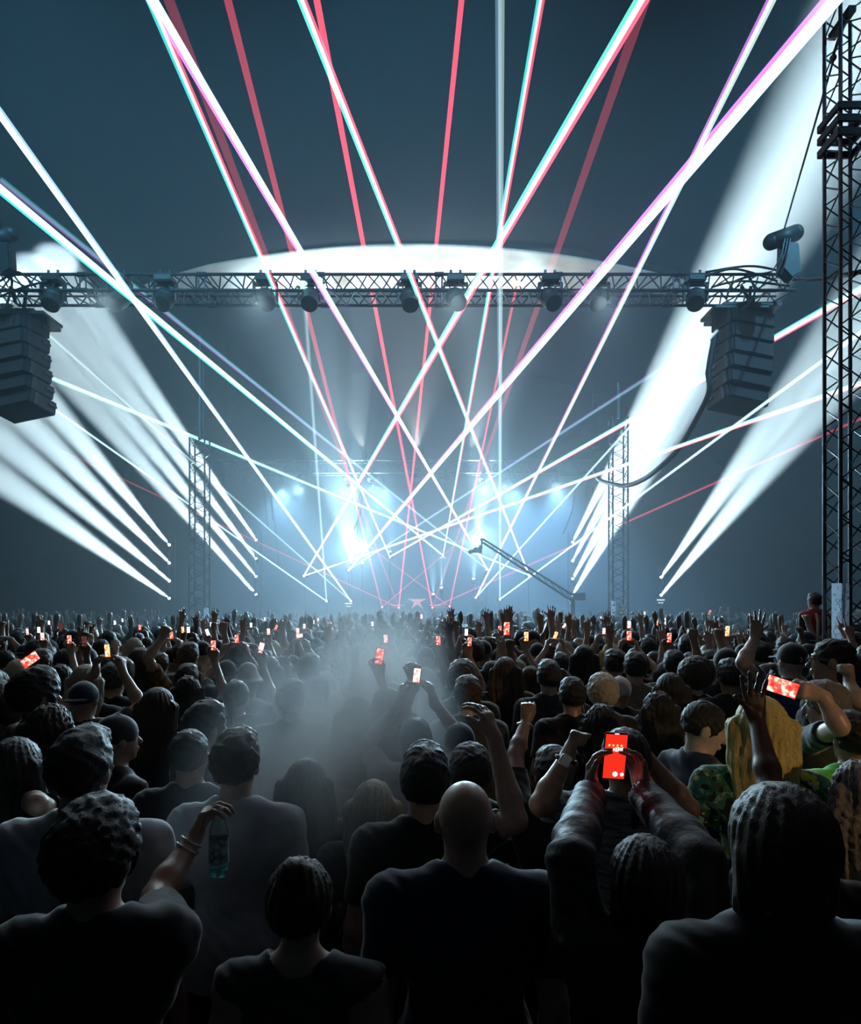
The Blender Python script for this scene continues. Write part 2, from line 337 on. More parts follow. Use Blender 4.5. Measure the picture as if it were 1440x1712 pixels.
def hair_mesh(name, style, R=np.eye(3), h=.009, seed=0):
    """a hairstyle or a hat in body space, fitted to the skull"""
    F = Field(NECK+v3(-.22,-.26,-.50 if style in ('long','wavy','straight') else -.16), NECK+v3(.22,.24,.34), h)
    q = lambda x, y, z: hp(R, x, y, z)
    rnd = np.random.RandomState(seed)
    if style in ('short','crop','long','wavy','straight','bun','tail','curly','bob','quiff'):
        g = {'crop':.006,'short':.014,'quiff':.014,'curly':.03,'bob':.018}.get(style,.014)
        F.ell(q(0,-.016,.014), (.078+g,.097+g,.094+g), .02, R)
        if style in ('short','quiff','curly'): F.ell(q(0,.02,.085), (.055+g,.07,.028+g), .03, R)
        if style == 'quiff': F.ell(q(0,.06,.10), (.05,.045,.03), .03, R)
        f = rot(0,0,0)
        # take the face and the nape away
        F.ell(q(0,.115,-.055), (.085,.085,.105), .015, R, '-')
        if style in ('short','crop','quiff','curly','bun','tail'):
            F.ell(q(0,0,-.125), (.13,.13,.075), .012, R, '-')
            for s in (-1,1): F.ell(q(s*.095,.0,-.04), (.035,.03,.045), .008, R, '-')
        if style == 'bun': F.ell(q(0,-.07,.105), (.045,.045,.042), .012, R)
        if style == 'tail':
            F.cap(q(0,-.105,.03), q(0,-.14,-.01), .024, .03, .01); F.cap(q(0,-.14,-.01), NECK+v3(0,-.125,-.12), .03, .018, .01)
        if style == 'bob':
            for s in (-1,1): F.cap(q(s*.062,-.03,-.02), q(s*.07,-.02,-.11), .036, .03, .02)
            F.cap(q(0,-.075,-.02), q(0,-.07,-.11), .045, .04, .03)
        if style in ('long','wavy','straight'):
            L = {'long':-.28,'wavy':-.31,'straight':-.35}[style]; wd = .72 if style == 'straight' else .9
            for i in range(5):
                x = (i-2)*.042; b = NECK+v3(x*1.35*wd,-.105+abs(i-2)*.012,L+abs(i-2)*.03)
                F.cap(q(x*1.15,-.07+abs(i-2)*.016,.0), NECK+v3(x*1.5*wd,-.085+abs(i-2)*.018,-.03), .038, .036, .02)
                F.cap(NECK+v3(x*1.5*wd,-.085+abs(i-2)*.018,-.03), b, .036, .02, .02)
    elif style in ('cap','snapback'):
        F.ell(q(0,-.012,.02), (.089,.108,.098), .015, R); F.ell(q(0,0,-.12), (.16,.18,.115), .004, R, '-')
        s = 1 if style == 'cap' else -1
        F.ell(q(0,s*.115,.008), (.07,.075,.009), .008, R); F.ell(q(0,0,.118), (.012,.012,.008), .005, R)
    elif style == 'bucket':
        F.cap(q(0,-.01,.045), q(0,-.01,.085), .094, .074, .01); F.ell(q(0,-.01,.01), (.135,.15,.03), .02, R); F.ell(q(0,0,-.09), (.13,.14,.085), .01, R, '-')
    elif style == 'afro':
        F.ell(q(0,-.03,.03), (.135,.135,.13), .02, R); F.ell(q(0,.12,-.06), (.085,.085,.105), .02, R, '-')
    if style not in ('cap','snapback','bucket'):
        sl, X, Y, Z = F.full(); a = np.arctan2(X-NECK[0], -(Y-NECK[1])+.02)
        if style in ('curly','afro','wavy'):
            F.f[sl] += (.004*np.sin(X*190+seed)*np.sin(Z*170)*np.sin(Y*180)+.007*np.sin(X*95+2*np.sin(Z*60))*np.sin(Y*90+seed)*np.sin(Z*88+1.5*np.sin(X*50))).astype(np.float32)
        if style in ('long','wavy','straight','bob','tail','bun'):
            F.f[sl] += (.0028*np.sin(a*26+2*np.sin(Z*16+seed))+.0018*np.sin(a*61+3*np.sin(Z*9))).astype(np.float32)*(1 if style != 'wavy' else 1.5)
        if style in ('short','quiff','crop'):
            F.f[sl] += (.0035*np.sin(X*150+5*np.sin(Y*43+seed))*np.sin(Z*140+3*np.sin(X*60))+.003*np.sin(X*60+4*np.sin(Z*33))*np.sin(Y*70)).astype(np.float32)
    return F.mesh(name)
UP = (0,0,1)
def pose(L, R, head=(0,0,0)): return {'arm': {'L': L, 'R': R}, 'opt': {'head': head}}
def mir(a): return tuple((-x[0],)+tuple(x[1:]) if isinstance(x, tuple) else x for x in a)
# each arm: elbow, wrist, hand direction, palm normal, thumb side, finger pose (right side; mir() gives the left)
DOWN = ((.25,-.02,1.13), (.27,.08,.88), (0,.15,-1), (-1,0,0), (0,1,0), 'relax')
CUPPED = ((.24,.05,1.14), (.14,.28,1.16), (-.4,1,.1), (-1,-.3,0), (0,0,1), 'grip')
PHONE2 = ((.27,.22,1.58), (.095,.33,1.80), (-.15,.1,1), (-1,.1,0), (0,-1,.2), 'grip')
PHONE1 = ((.23,.16,1.60), (.12,.27,1.86), (-.1,.1,1), (-.3,-1,.2), (-1,0,0), 'grip')
FIST = ((.25,.12,1.60), (.20,.17,1.86), (0,.05,1), (0,1,0), (-1,0,0), 'fist')
OPEN = ((.27,.10,1.62), (.24,.14,1.88), (.05,.1,1), (0,1,0), (-1,0,0), 'open')
REACH = ((.33,.10,1.57), (.42,.14,1.80), (.3,.1,1), (-.2,1,0), (-1,0,.2), 'open')
POINT = ((.24,.16,1.59), (.22,.28,1.83), (0,.3,1), (0,1,-.3), (-1,0,0), 'fist', 1)
CLAP = ((.25,.16,1.63), (.045,.2,1.84), (-.25,.1,1), (-1,0,-.2), (0,-1,0), 'flat')
HEADS = ((.31,.06,1.52), (.12,.03,1.74), (-1,.1,.25), (0,0,-1), (0,1,0), 'relax')
XC = (697-720)/FP                             # the stage's axis, as a slope from the camera
prof = [(-24, 3.6)]+[(-22+44*i/40, 4.2+10.8*(1-(abs(-22+44*i/40)/22)**2.5)) for i in range(41)]+[(24, 3.6)]
vault(-4, 23, 12, 0, prof, 'ceiling', M['tent'])
prof2 = [(x, z+.9) for x, z in prof]
vault(23, 38, 12, 0, prof2, 'ceiling_stage_bay', M['tent'])
# the lit white liner that sags in front of the stage
c0 = P(692, 404, 23); P_, F_ = [], []; nu, nv = 48, 14
for j in range(nv+1):
    v = j/nv
    for i in range(nu+1):
        u = -1+2*i/nu; x = c0.x+u*9.6; z = c0.z-.06-1.3*u*u-.12*v+.05*math.sin(u*21+v*5)*v*(1-v)+.05*math.sin(u*9-v*9)*v*(1-v)
        P_.append((x, 23+2.9*v*(1-.75*u*u), z))
for j in range(nv):
    for i in range(nu): a = j*(nu+1)+i; F_.append((a, a+1, a+nu+2, a+nu+1))
ln = link('roof_liner', make_mesh('roof_liner', P_, F_), M['liner']); ln.modifiers.new('thick', 'SOLIDIFY').thickness = .03
tag(ln, 'white fabric roof liner bulging in a bright shallow arc above the near truss', 'roof liner')
for n, x in (('wall_left', -24), ('wall_right', 24)):
    struct(n, MB().box((x, 17, 1.9), (.1, 44, 3.8)).mesh(n), M['tent'])
struct('wall_back', MB().box((0, 38.1, 8), (50, .15, 16)).mesh('wall_back'), M['tent'])
struct('wall_rear', MB().box((0, -4.6, 8), (50, .15, 16)).mesh('wall_rear'), M['tent'])
# ---------------------------------------------------------------- trusses
def truss_members(a, b, u, v, hu, hv, n, r=.025, rb=.012):
    """four chords round the line a-b, offset by +-hu along u and +-hv along v, and the zigzag bracing on every face"""
    a, b, u, v = Vector(a), Vector(b), Vector(u), Vector(v); cs = [(1, 1), (1, -1), (-1, -1), (-1, 1)]
    off = [u*hu*i+v*hv*j for i, j in cs]
    chords = [(a+o, b+o) for o in off]; br = MB()
    for k in range(4):
        p, q = off[k], off[(k+1)%4]
        for i in range(n):
            t0, t1, t2 = i/n, (i+.5)/n, (i+1)/n
            br.tube(a.lerp(b, t0)+p, a.lerp(b, t1)+q, rb, n=5); br.tube(a.lerp(b, t1)+q, a.lerp(b, t2)+p, rb, n=5)
    return chords, br
def make_truss(name, label, cat, a, b, u, v, hu, hv, n, r=.025, rb=.012, m=None, joints=0):
    m = m or M['steel']; a = Vector(a); b = Vector(b); t = empty(name, a); tag(t, label, cat)
    ch, br = truss_members((0, 0, 0), b-a, u, v, hu, hv, n, r, rb)
    for p, q in ch: MB().tube(p, q, r).put('chord', m, t)
    br.put('bracing', m, t)
    for k in range(1, joints+1):
        j = MB(); c = (b-a)*k/(joints+1); d = (b-a).normalized()
        for i, l in ((1, 1), (1, -1), (-1, 1), (-1, -1)):
            o = Vector(u)*hu*i+Vector(v)*hv*l; j.tube(c+o-d*.09, c+o+d*.09, r*1.5)
        for s_ in (-.06, .06):
            q = [Vector(u)*hu*i+Vector(v)*hv*l+c+d*s_ for i, l in ((1, 1), (1, -1), (-1, -1), (-1, 1))]
            for k2 in range(4): j.tube(q[k2], q[(k2+1)%4], rb)
        j.put('joint', m, t)
    return t
X, Y, Z = (1, 0, 0), (0, 1, 0), (0, 0, 1)
zt, zb = P(0, 457, 13).z, P(0, 487, 13).z
make_truss('lighting_truss', 'long aluminium box truss spanning the tent near the crowd, carrying round black lamps', 'truss',
           (P(-60, 0, 13).x, 13.33, (zt+zb)/2), (P(1330, 0, 13).x, 13.33, (zt+zb)/2), Z, Y, (zt-zb)/2-.02, .33, 34, .032, .016, joints=6)
rl = MB()
for zz in (.06, -.04): rl.tube((P(-60, 0, 13).x, 13.5, (zt+zb)/2+zz), (P(1320, 0, 13).x, 13.5, (zt+zb)/2+zz), .022)
tag(rl.put('cable_tray', M['black']), 'dark pair of cable rails running inside the near box truss', 'cable tray')
z1, z2 = P(0, 769, 29).z, P(0, 790, 29).z
make_truss('stage_truss', 'distant aluminium truss crossing over the stage behind the laser beams', 'truss',
           (P(366, 0, 29).x, 29.3, (z1+z2)/2), (P(1002, 0, 29).x, 29.3, (z1+z2)/2), Z, Y, (z1-z2)/2, .28, 26, .035, .016, joints=3)
def tower(px, d, w, ptop, label, pmid=None, n=16):
    x = P(px, 0, d).x; z = P(0, ptop, d).z
    t = make_truss('truss_tower', label, 'tower', (x, d, 0), (x, d, z), X, Y, w/2, w/2, n, .026, .011)
    MB().box((0, 0, .04), (w*2.2, w*2.2, .08)).put('base_plate', M['steel'], t, bevel=.01)
    return t
t = tower(334, 19, .43, 735, 'distant truss tower with the white vertical banner at its foot', n=18)
MB().tube((0, 0, P(0, 735, 19).z), (0, 0, P(0, 560, 19).z), .05).tube((.1, 0, P(0, 735, 19).z), (.1, 0, P(0, 600, 19).z), .02).put('mast', M['steel'], t)
t = tower(1034, 19, .43, 700, 'distant truss tower crossed by the sagging thick cable', n=18)
MB().tube((0, 0, P(0, 700, 19).z), (0, 0, P(0, 640, 19).z), .05).put('mast', M['steel'], t)
TD = 9.0; TX = P(1414, 0, TD).x; TW = .36
tw = tower(1414, TD, TW, 16, 'tall truss tower standing beside the steward in the hi-vis vest', n=20)
s = MB(); zs = P(0, 218, TD).z
for dz in (-.18, 0, .17):
    for sx, sy, a, b in ((0, -1, TW+.12, .04), (0, 1, TW+.12, .04), (-1, 0, .04, TW+.12), (1, 0, .04, TW+.12)):
        s.box((sx*(TW/2+.05), sy*(TW/2+.05), zs+dz), (a, b, .09))
s.put('sleeve_block', M['black'], tw)
h = MB(); zh = P(0, 100, TD).z
h.box((-.05, 0, zh+.5), (.1, TW+.1, .08)).tube((-.05, -.1, zh+.5), (-TW/2-.04, -.1, zh), .03, .02); h.ball((-TW/2-.05, -.1, zh-.06), .045); h.put('pulley_hook', M['black'], tw)
mk = MB(); pb = P(1388, 1022, TD); 
pn = MB().box((0, 0, 0), (.235, .003, .95)).put('board_panel', M['board'], tw, (pb.x-TX, pb.y-TD-TW/2-.05, P(0, 1034, TD).z-.0))
tag(pn, 'white printed board strapped to the tower foot')
for k in range(26):
    a = random.uniform(0, 6.28); c = Vector((random.uniform(-.09, .09), -.004, random.uniform(-.43, .43))); r0 = random.uniform(.01, .035)
    mk.path([c+Vector((math.cos(a+t_*1.1)*r0, 0, math.sin(a+t_*1.1)*r0*1.4)) for t_ in range(4)], .0035, 4)
pr = mk.put('printed_pattern', M['print'], pn)
# grey covered ballast beside the tower
cv = MB().box((0, 0, .95), (.85, .9, 1.9)).mesh('ballast', .06)
b = link('ballast_cage', cv, mat('grey_tarpaulin', (.16, .17, .17), .7, 0, .5, 3, .9), loc=(P(1440, 0, 9.9).x, 9.95, 0)); tag(b, 'grey tarpaulin covered ballast box behind the tall tower foot', 'ballast box')
def banner(px, py, d, w_, h_, label, mm=M['board'], n=9):
    p = P(px, py, d); o = MB().box((0, 0, 0), (w_, .006, h_)).put('banner', mm, None, p); tag(o, label, 'banner')
    q = MB()
    for k in range(n):
        z = -h_/2+h_*(k+.6)/(n+.2); q.box((0, -.005, z), (w_*.55, .004, h_/n*.18)); q.box((w_*(.2 if k%2 else -.2), -.005, z+h_/n*.25), (w_*.13, .004, h_/n*.5))
    q.put('printed_letters', M['print'], o)
banner(345, 1033, 18.7, .14, .56, 'narrow white banner with dark lettering on the far tower foot')
banner(1026, 1018, 18.7, .12, .46, 'narrow pale banner at the foot of the tower behind the raised phone', n=2)
banner(1040, 1022, 18.65, .30, .34, 'small patterned board on the foot of the tower behind the raised phone', mat('patterned_board', (.32, .31, .22), .6, 0, .8, 14), 3)
# ---------------------------------------------------------------- lamps
def moving_head(name, p, dst, size=.30, hang=True, on=None, label='', group=None, cat='stage light', ang=3.4, blend=.25, col=(.72, .92, 1)):
    """base and yoke hold a round head; when lit, its own spot lamp sits before the lens"""
    p = Vector(p); r = empty(name, p); tag(r, label, cat, group); s = 1 if hang else -1; k = size/.3
    MB().box((0, 0, s*.27*k), (.26*k, .22*k, .09*k)).put('base', M['black'], r, bevel=.012*k)
    y = MB().box((0, 0, s*.21*k), (.36*k, .07*k, .04*k))
    for sx in (-1, 1): y.box((sx*.17*k, 0, s*.09*k), (.03*k, .07*k, .26*k))
    y.put('yoke', M['black'], r)
    R = (Vector(dst)-p).to_track_quat('Y', 'Z').to_matrix()
    hd = MB(); hd.ball((0, -.02*k, 0), .145*k, (1, 1.05, 1)); hd.tube((0, 0, 0), (0, .17*k, 0), .135*k, .125*k, 20); hd.tube((0, -.1*k, 0), (0, -.19*k, 0), .11*k, .085*k, 16)
    me = hd.mesh('head'); me.transform(R.to_4x4()); link('head', me, M['cab'], r)
    lm = MB().tube((0, .168*k, 0), (0, .178*k, 0), .108*k, .108*k, 20).mesh('lens'); lm.transform(R.to_4x4())
    link('lens', lm, M['hot'] if on else M['lens'], r)
    if hang: MB().tube((-.07*k, 0, .3*k), (-.07*k, 0, .42*k), .02*k).tube((.07*k, 0, .3*k), (.07*k, 0, .42*k), .02*k).tube((-.09*k, 0, .36*k), (.09*k, 0, .36*k), .022*k).put('clamp', M['steel'], r)
    elif on and on >= BEAM: MB().tube((0, 0, -.28*k), (0, .24, -.28*k), .02).put('bracket', M['black'], r)
    elif name == 'moving_head' and abs(p.x+XC*-30) < 6.5 and p.y > 29.9 and p.z > 1.5: MB().tube((0, 0, -.3*k), (0, 0, 1.4-p.z), .018).put('stand', M['black'], r)
    if on: spot('lamp', p+(Vector(dst)-p).normalized()*.2*k, dst, on, ang, blend, col, .05, r)
    return r
ORD = ['first', 'second', 'third', 'fourth', 'fifth', 'sixth', 'seventh', 'eighth', 'ninth', 'tenth', 'eleventh', 'twelfth', 'thirteenth', 'fourteenth', 'fifteenth', 'sixteenth', 'seventeenth', 'eighteenth', 'nineteenth', 'twentieth']
for i, px in enumerate((89, 200, 276, 444, 519, 685, 762, 920, 999, 1163)):
    p = P(px, 499, 13.05)
    moving_head('moving_head', p, p+Vector((random.uniform(-1.5, 1.5), -3, random.uniform(-5, -3))), .40, True, None,
                f'round black lamp under the near truss, {ORD[9-i]} from the end beside the hoist')
    if i in (1, 3, 6, 8): spot('added_rim_spot', p+Vector((0, -.45, -.25)), (p.x*.35, 2.2, 1.3), RIM, 46, 1., (.7, .9, 1), .12)  # these heads are unlit; spots added beside them to rim the near crowd
for i, px in enumerate((415, 505, 583, 622, 697, 742, 808, 845, 925)):
    p = P(px, 799, 29.3)
    moving_head('moving_head', p, p+Vector((random.uniform(-2, 2), -3, -3)), .36, True, None, f'small dark lamp under the distant stage truss, {ORD[i]} from its cable-hung end')
# lit columns of beam lamps at the stage's sides: (column x, rows, end pixel of the lowest, end pixel of the highest, end depth)
cols = [(284, (1001, 972, 942, 912), (-90, 735), (-20, 555), 15, 4.2, 'outermost lamp column on the banner tower side'),
        (430, (996, 966, 936, 905), (10, 515), (110, 455), 20.5, 5.6, 'lamp column just inside the banner tower'),
        (957, (996, 969, 939, 908), (1275, 450), (1330, 190), 14, 5.2, 'lamp column near the tower with the sagging cable'),
        (1105, (996, 966), (1480, 545), (1440, 500), 13.5, 4.6, 'outermost lamp column toward the tall tower')]
for cx, rows, e0, e1, dd, an_, where in cols:
    base = P(cx, 0, 30.4); zt_ = P(0, rows[-1]-8, 30).z
    sg = 1 if cx > 700 else -1
    q = MB(); x0 = P(cx, 0, 30).x
    for a in (-.14, .14): q.tube((x0+a, 30.2, 0), (x0+a, 30.2, zt_+.3), .03)
    for k in range(12): q.tube((x0-.14, 30.2, k*.45), (x0+.14, 30.2, k*.45), .015)
    tag(q.put('lamp_ladder', M['steel']), f'steel ladder frame holding the {where}', 'lamp stand')
    for i, ry in enumerate(rows):
        f = i/max(1, len(rows)-1); e = (e0[0]+(e1[0]-e0[0])*f, e0[1]+(e1[1]-e0[1])*f)
        moving_head('moving_head', P(cx, ry, 30), P(e[0], e[1], dd), .15, False, BEAM, f'{ORD[i]} lit lamp up the {where}', 'lit beam lamps at the sides of the stage', 'beam light', an_, .75)
# broad lamps among the lasers on the stage
for px, py, ex, ey, ang, e, lab in (
        (588, 944, 560, 700, 42, 42000, 'brilliant wide stage lamp below the hanging cables'),
        (606, 944, 640, 700, 22, 14000, 'narrower bright lamp just beside the brilliant wide stage lamp'),
        (797, 908, 815, 700, 30, 30000, 'bright stage lamp shining upward behind the camera crane head'),
        (792, 970, 797, 860, 34, 4000, 'small upward lamp below the camera crane head'),
        (725, 996, 722, 860, 26, 5000, 'small upward lamp above the red lasers, nearer the booth'),
        (738, 985, 748, 840, 30, 6000, 'small upward lamp above the red lasers, farther from the booth'),
        (652, 925, 660, 780, 30, 2500, 'faint blue white lamp at the joint of two cyan lasers')):
    moving_head('moving_head', P(px, py, 30.2), P(ex, ey, 28), .15, False, e, lab, None, 'stage light', ang, 1., (.5, .8, 1))
# wash lamps over the stage that rim the crowd with light, and blue ones that fill the stage
for i, (px, py, dx, e, cl) in enumerate(((583, 812, -3, .45, (.46, .78, 1)), (505, 812, -5, .4, (.46, .78, 1)), (622, 812, 1, .4, (.46, .78, 1)), (808, 812, 3, .45, (.46, .78, 1)), (845, 812, -1, .4, (.46, .78, 1)), (925, 812, 4, .4, (.46, .78, 1)), (598, 905, -2, 1.5, (.46, .78, 1)), (798, 893, 2, 1.2, (.46, .78, 1)))):
    p = P(px, py, 28.6)
    r = moving_head('wash_light', p, (dx, 6, 1.2), .2, True, None, f'small wash lamp turned to the crowd over the stage, {ORD[i]} of eight', None, 'stage light')
    spot('lamp', p+Vector((0, -.35, -.2)), (dx, 5, 1), WASH*1.2*e, 50, 1., cl, .15, r)
for i, (px, cl) in enumerate(((640, (.3, .6, 1)), (860, (.2, .52, 1)), (930, (.2, .52, 1)), (470, (.3, .62, 1)))):
    p = P(px, 805, 31.5); r = moving_head('wash_light', p, P(px+30, 1010, 31), .2, True, None, f'blue wash lamp pointing down on the stage, {ORD[i]} of four', None, 'stage light')
    spot('lamp', p+Vector((0, 0, -.35)), P(px+20, 1010, 29.6), 4200, 110, .9, cl, .15, r)
for i, (ex, ey) in enumerate(((520, 435), (690, 425), (860, 435))):
    p = P(610+i*88, 760, 29); r = moving_head('added_uplight', p, P(ex, ey, 24.2), .2, False, None, f'{ORD[i]} of three small lamps added on the stage truss to light the roof liner', None, 'stage light')
    spot('lamp', p+(P(ex, ey, 24.2)-p).normalized()*.3, P(ex, ey, 24.2), (1500, 2600, 1900)[i], 62, 1., (1, .98, .88), .1, r)  # lamps added on the stage truss to brighten the white liner
for i, (px, py, dx, dz, e) in enumerate(((-7.5, 6.5, -6, 6, 1.), (9.5, 6.5, 9, 5, 1.35), (0, 6.5, 0, 5, 1.))):
    p = Vector((px, py, 13.2)); r = moving_head('added_flood', p, (dx, 27, dz), .24, True, None, f'added unseen blue fill lamp under the roof above the picture, {ORD[i]} of three', None, 'stage light')
    spot('lamp', p+Vector((0, .35, -.1)), (dx, 27, dz), 3500*e, 120, 1., (.16, .52, .80), .2, r)  # added out of view to fill the upper haze with blue
p = Vector((6.5, -4.3, 4.2)); r = moving_head('added_warm_lamp', p, (3.2, 3, 1.5), .3, False, None, 'unseen warm lamp added behind the crowd, outside the picture', None, 'lamp')
spot('lamp', p+Vector((-.1, .35, -.12)), (1.55, 3.2, 1.4), 480, 15, .7, (1, .62, .3), .12, r)  # unseen spot added to warm the blonde hair and faces beside it
# ---------------------------------------------------------------- line arrays
def speaker_array(px0, px1, py0, py1, d, flip, label, nbox=6):
    """boxes hung one below the other, each tipped a little further"""
    wx = (px1-px0)/FP*d; H = (py1-py0)/FP*d; c = P((px0+px1)/2, py0, d); r = empty('speaker_array', c); tag(r, label, 'loudspeaker')
    hb = H/nbox; y = 0.; z = -.06; a = 0.; x = 0
    fr = MB().box((0, .05, 0), (wx*1.02, 1.0, .07)).box((-flip*wx*.2, -.1, -.05), (wx*.96, .7, .06)).box((0, .05, .09), (.12, .9, .12)); fr.put('flying_frame', M['black'], r)
    for i in range(nbox):
        a = math.radians(-2-i*2.2); R = Matrix.Rotation(a, 3, 'X')@Matrix.Rotation(flip*.32, 3, 'Z')
        cz = z-hb/2
        cab = MB(); w2 = wx*.47; cab.poly([(-w2, -hb*.46), (w2, -hb*.46), (w2, hb*.46), (-w2, hb*.46)], .62)
        me = cab.mesh('cabinet', .015); me.transform(R.to_4x4()); b = link('cabinet', me, M['cab'], r, (x, y, cz))
        g = MB().box((0, -.325, 0), (wx*.86, .03, hb*.84)); gm = g.mesh('grille', .006); gm.transform(R.to_4x4()); link('grille', gm, M['grille'], b)
        s = MB()
        for sx in (-1, 1):
            s.box((sx*(wx*.47+.015), -.2, 0), (.03, .08, hb*.95)); s.box((sx*(wx*.47+.012), .2, hb*.1), (.03, .2, .05)); s.tube((sx*(wx*.47), -.2, hb*.42), (sx*(wx*.47+.06), -.2, hb*.42), .02)
        sm = s.mesh('rigging_plate'); sm.transform(R.to_4x4()); link('rigging_plate', sm, M['steel'], b)
        z -= hb; y += math.sin(-a)*hb*.9; x -= flip*hb*.035*i*.4
    return r
speaker_array(1196, 1288, 524, 674, 13.6, 1, 'curved black line array speaker stack hanging from the truss end beside the tall tower', 6)
speaker_array(-22, 76, 534, 684, 13.6, -1, 'curved black line array speaker stack cut off by the picture edge', 6)
def wire(name, pts, r, label, cat='cable', m=None, n=10, parent=None):
    """a smooth line through the points"""
    pts = [Vector(p) for p in pts]; out = []
    for i in range(len(pts)-1):
        p0, p1, p2, p3 = pts[max(i-1, 0)], pts[i], pts[i+1], pts[min(i+2, len(pts)-1)]
        for k in range(n):
            t = k/n; out.append(.5*((2*p1)+(p2-p0)*t+(2*p0-5*p1+4*p2-p3)*t*t+(-p0+3*p1-3*p2+p3)*t**3))
    out.append(pts[-1]); o = MB().path(out, r).put(name, m or M['rubber'], parent, smooth=True)
    return tag(o, label, cat) if not parent else o
wire('speaker_cable', [P(1196, 560, 13.3), P(1185, 620, 13.2), P(1186, 655, 13.2), P(1165, 700, 13.6), P(1135, 750, 14.3), P(1105, 780, 15), P(1075, 802, 16), P(1046, 812, 17), P(1020, 808, 18), P(1000, 800, 19.3), P(992, 780, 22)], .06,
     'thick black cable bundle sagging from the speaker stack toward the far tower', m=M['rubber'])
wire('power_cable', [P(1300, 462, 13.2), P(1340, 468, 12.5), P(1385, 465, 11), P(1412, 460, 9.4), P(1450, 452, 9.2)], .035, 'heavy black cable running from the truss end through the tall tower')
for i, (a, b, c) in enumerate((((1180, 462), (1230, 450), (1300, 470)), ((1190, 480), (1240, 470), (1320, 478)), ((1215, 500), (1230, 470), (1290, 455)), ((1180, 455), (1260, 445), (1335, 462)),
                              ((0, 470), (30, 455), (60, 480)), ((5, 440), (20, 470), (10, 515)), ((-10, 500), (40, 480), (80, 470)), ((1240, 520), (1262, 490), (1250, 455)))):
    end = 'speaker stack beside the tall tower' if a[0] > 700 else 'speaker stack at the picture edge'
    wire('cable', [P(*a, 12.9), P(*b, 12.85), P(*c, 12.9)], .022, f'{ORD[i]} loose black cable tangled over the {end}')
for px0, px1, lab in ((1240, 1262, 'beside the tall tower'), (1256, 1250, 'beside the tall tower, inner one'), (18, 30, 'at the picture edge'), (45, 40, 'at the picture edge, inner one')):
    q = MB().tube(P(px0, 478, 13.4), P(px1, 520, 13.6), .035); tag(q.put('hanging_bracket', M['black']), f'steel strut tying the truss to the speaker stack {lab}', 'bracket')
def hoist(px, py, d, label, top, s=1.):
    c = P(px, py, d); r = empty('chain_hoist', c); tag(r, label, 'hoist')
    me = MB().tube((-.24*s, 0, 0), (.24*s, 0, 0), .15*s, n=20).ball((-.24*s, 0, 0), .15*s).ball((.24*s, 0, 0), .15*s).mesh('motor_housing', smooth=True); me.transform(Matrix.Rotation(-.35, 4, 'Y')); link('motor_housing', me, M['cab'], r)
    MB().poly([(-.14*s, .1), (.16*s, .06), (.2*s, -.5*s), (.02*s, -.62*s), (-.16*s, -.42*s)], .26*s).put('chain_bag', M['black'], r, (.08*s, 0, -.22*s), bevel=.03)
    for k in range(3): wire('chain', [(-.05+k*.05, -.15, -.1), (-.14+k*.06, -.17, -.45), (-.3+k*.1, -.1, -.75*s)], .012, '', m=M['chain'], parent=r)
    if top: wire('hoist_rope', [Vector(top)-c, Vector((0, 0, .1))], .016, '', m=M['chain'], parent=r, n=2)
    return r
hoist(1310, 397, 12.4, 'black chain hoist with cloth chain bag beside the tall tower, rope rising to its pulley', Vector((TX-TW/2-.05, TD-.1, zh-.1)))
hoist(2, 398, 12.6, 'black chain hoist cut off by the picture edge above the truss', (P(-60, 0, 12).x, 12.6, 13.6), .9)
# ropes and cables hanging from the stage truss
for i, (a, b, c) in enumerate((((374, 790), (379, 870), (387, 936)), ((381, 790), (390, 860), (401, 900)), ((439, 790), (445, 850), (449, 889)), ((446, 790), (452, 830), (456, 870)), ((449, 800), (460, 880), (467, 950)),
                              ((600, 795), (604, 850), (592, 885)), ((606, 795), (600, 840), (597, 905)), ((963, 800), (958, 850), (941, 893)), ((985, 792), (983, 812), (979, 830)), ((990, 795), (992, 850), (986, 890)))):
    e = P(*c, 29); wire('hanging_cable', [P(*a, 29.2), P(*b, 29), e], .02 if i not in (5, 7) else .04, f'limp cable hanging under the distant stage truss, {ORD[i]} from the banner tower', m=M['steel'] if i < 5 else M['rubber'])
for px, lab in ((378, 'the banner tower'), (992, 'the tower with the sagging cable')):
    c = P(px, 745, 29); r = empty('chain_hoist', c); tag(r, f'small chain hoist above the stage truss end near {lab}', 'hoist')
    MB().ball((0, 0, 0), .28, (1, .8, .9)).put('motor_housing', M['black'], r, smooth=True); MB().tube((0, 0, .2), (0, 0, 4.5), .018).tube((0, 0, -.2), (-.05, 0, -.75), .018).tube((.1, 0, .2), (.3, 0, 1.2), .012).put('chain', M['steel'], r)
# ---------------------------------------------------------------- stage, booth, crane
struct('stage_floor', MB().box((XC*33, 33.5, .7), (21, 8, 1.4)).mesh('stage_floor'), M['deck'])
bt = empty('dj_booth', (P(698, 0, 31).x, 31, 1.4)); tag(bt, 'dark performer booth at the stage centre with a pink star shaped emblem', 'dj booth')
zz = P(0, 1010, 31).z-1.4
MB().box((0, 0, zz/2), (2.9, .9, zz)).put('counter', M['black'], bt, bevel=.02)
st = []
for k in range(10):
    a = math.pi/2+k*math.pi/5; r_ = (.42 if k%2 == 0 else .13); st.append((math.cos(a)*r_*1.1, math.sin(a)*r_*(.3 if k in (0,) else 1)))
em = MB().poly(st, .03, loc=(0, -.5, zz+.12)).put('emblem', M['pinkled'], bt); tag(em, 'glowing pink star shaped emblem')
for sx in (-1, 1): MB().box((sx*.95, -.48, zz-.05), (.75, .03, .035)).box((sx*1.1, -.48, zz-.16), (.5, .03, .02)).put('led_strip', M['pinkled'], bt)
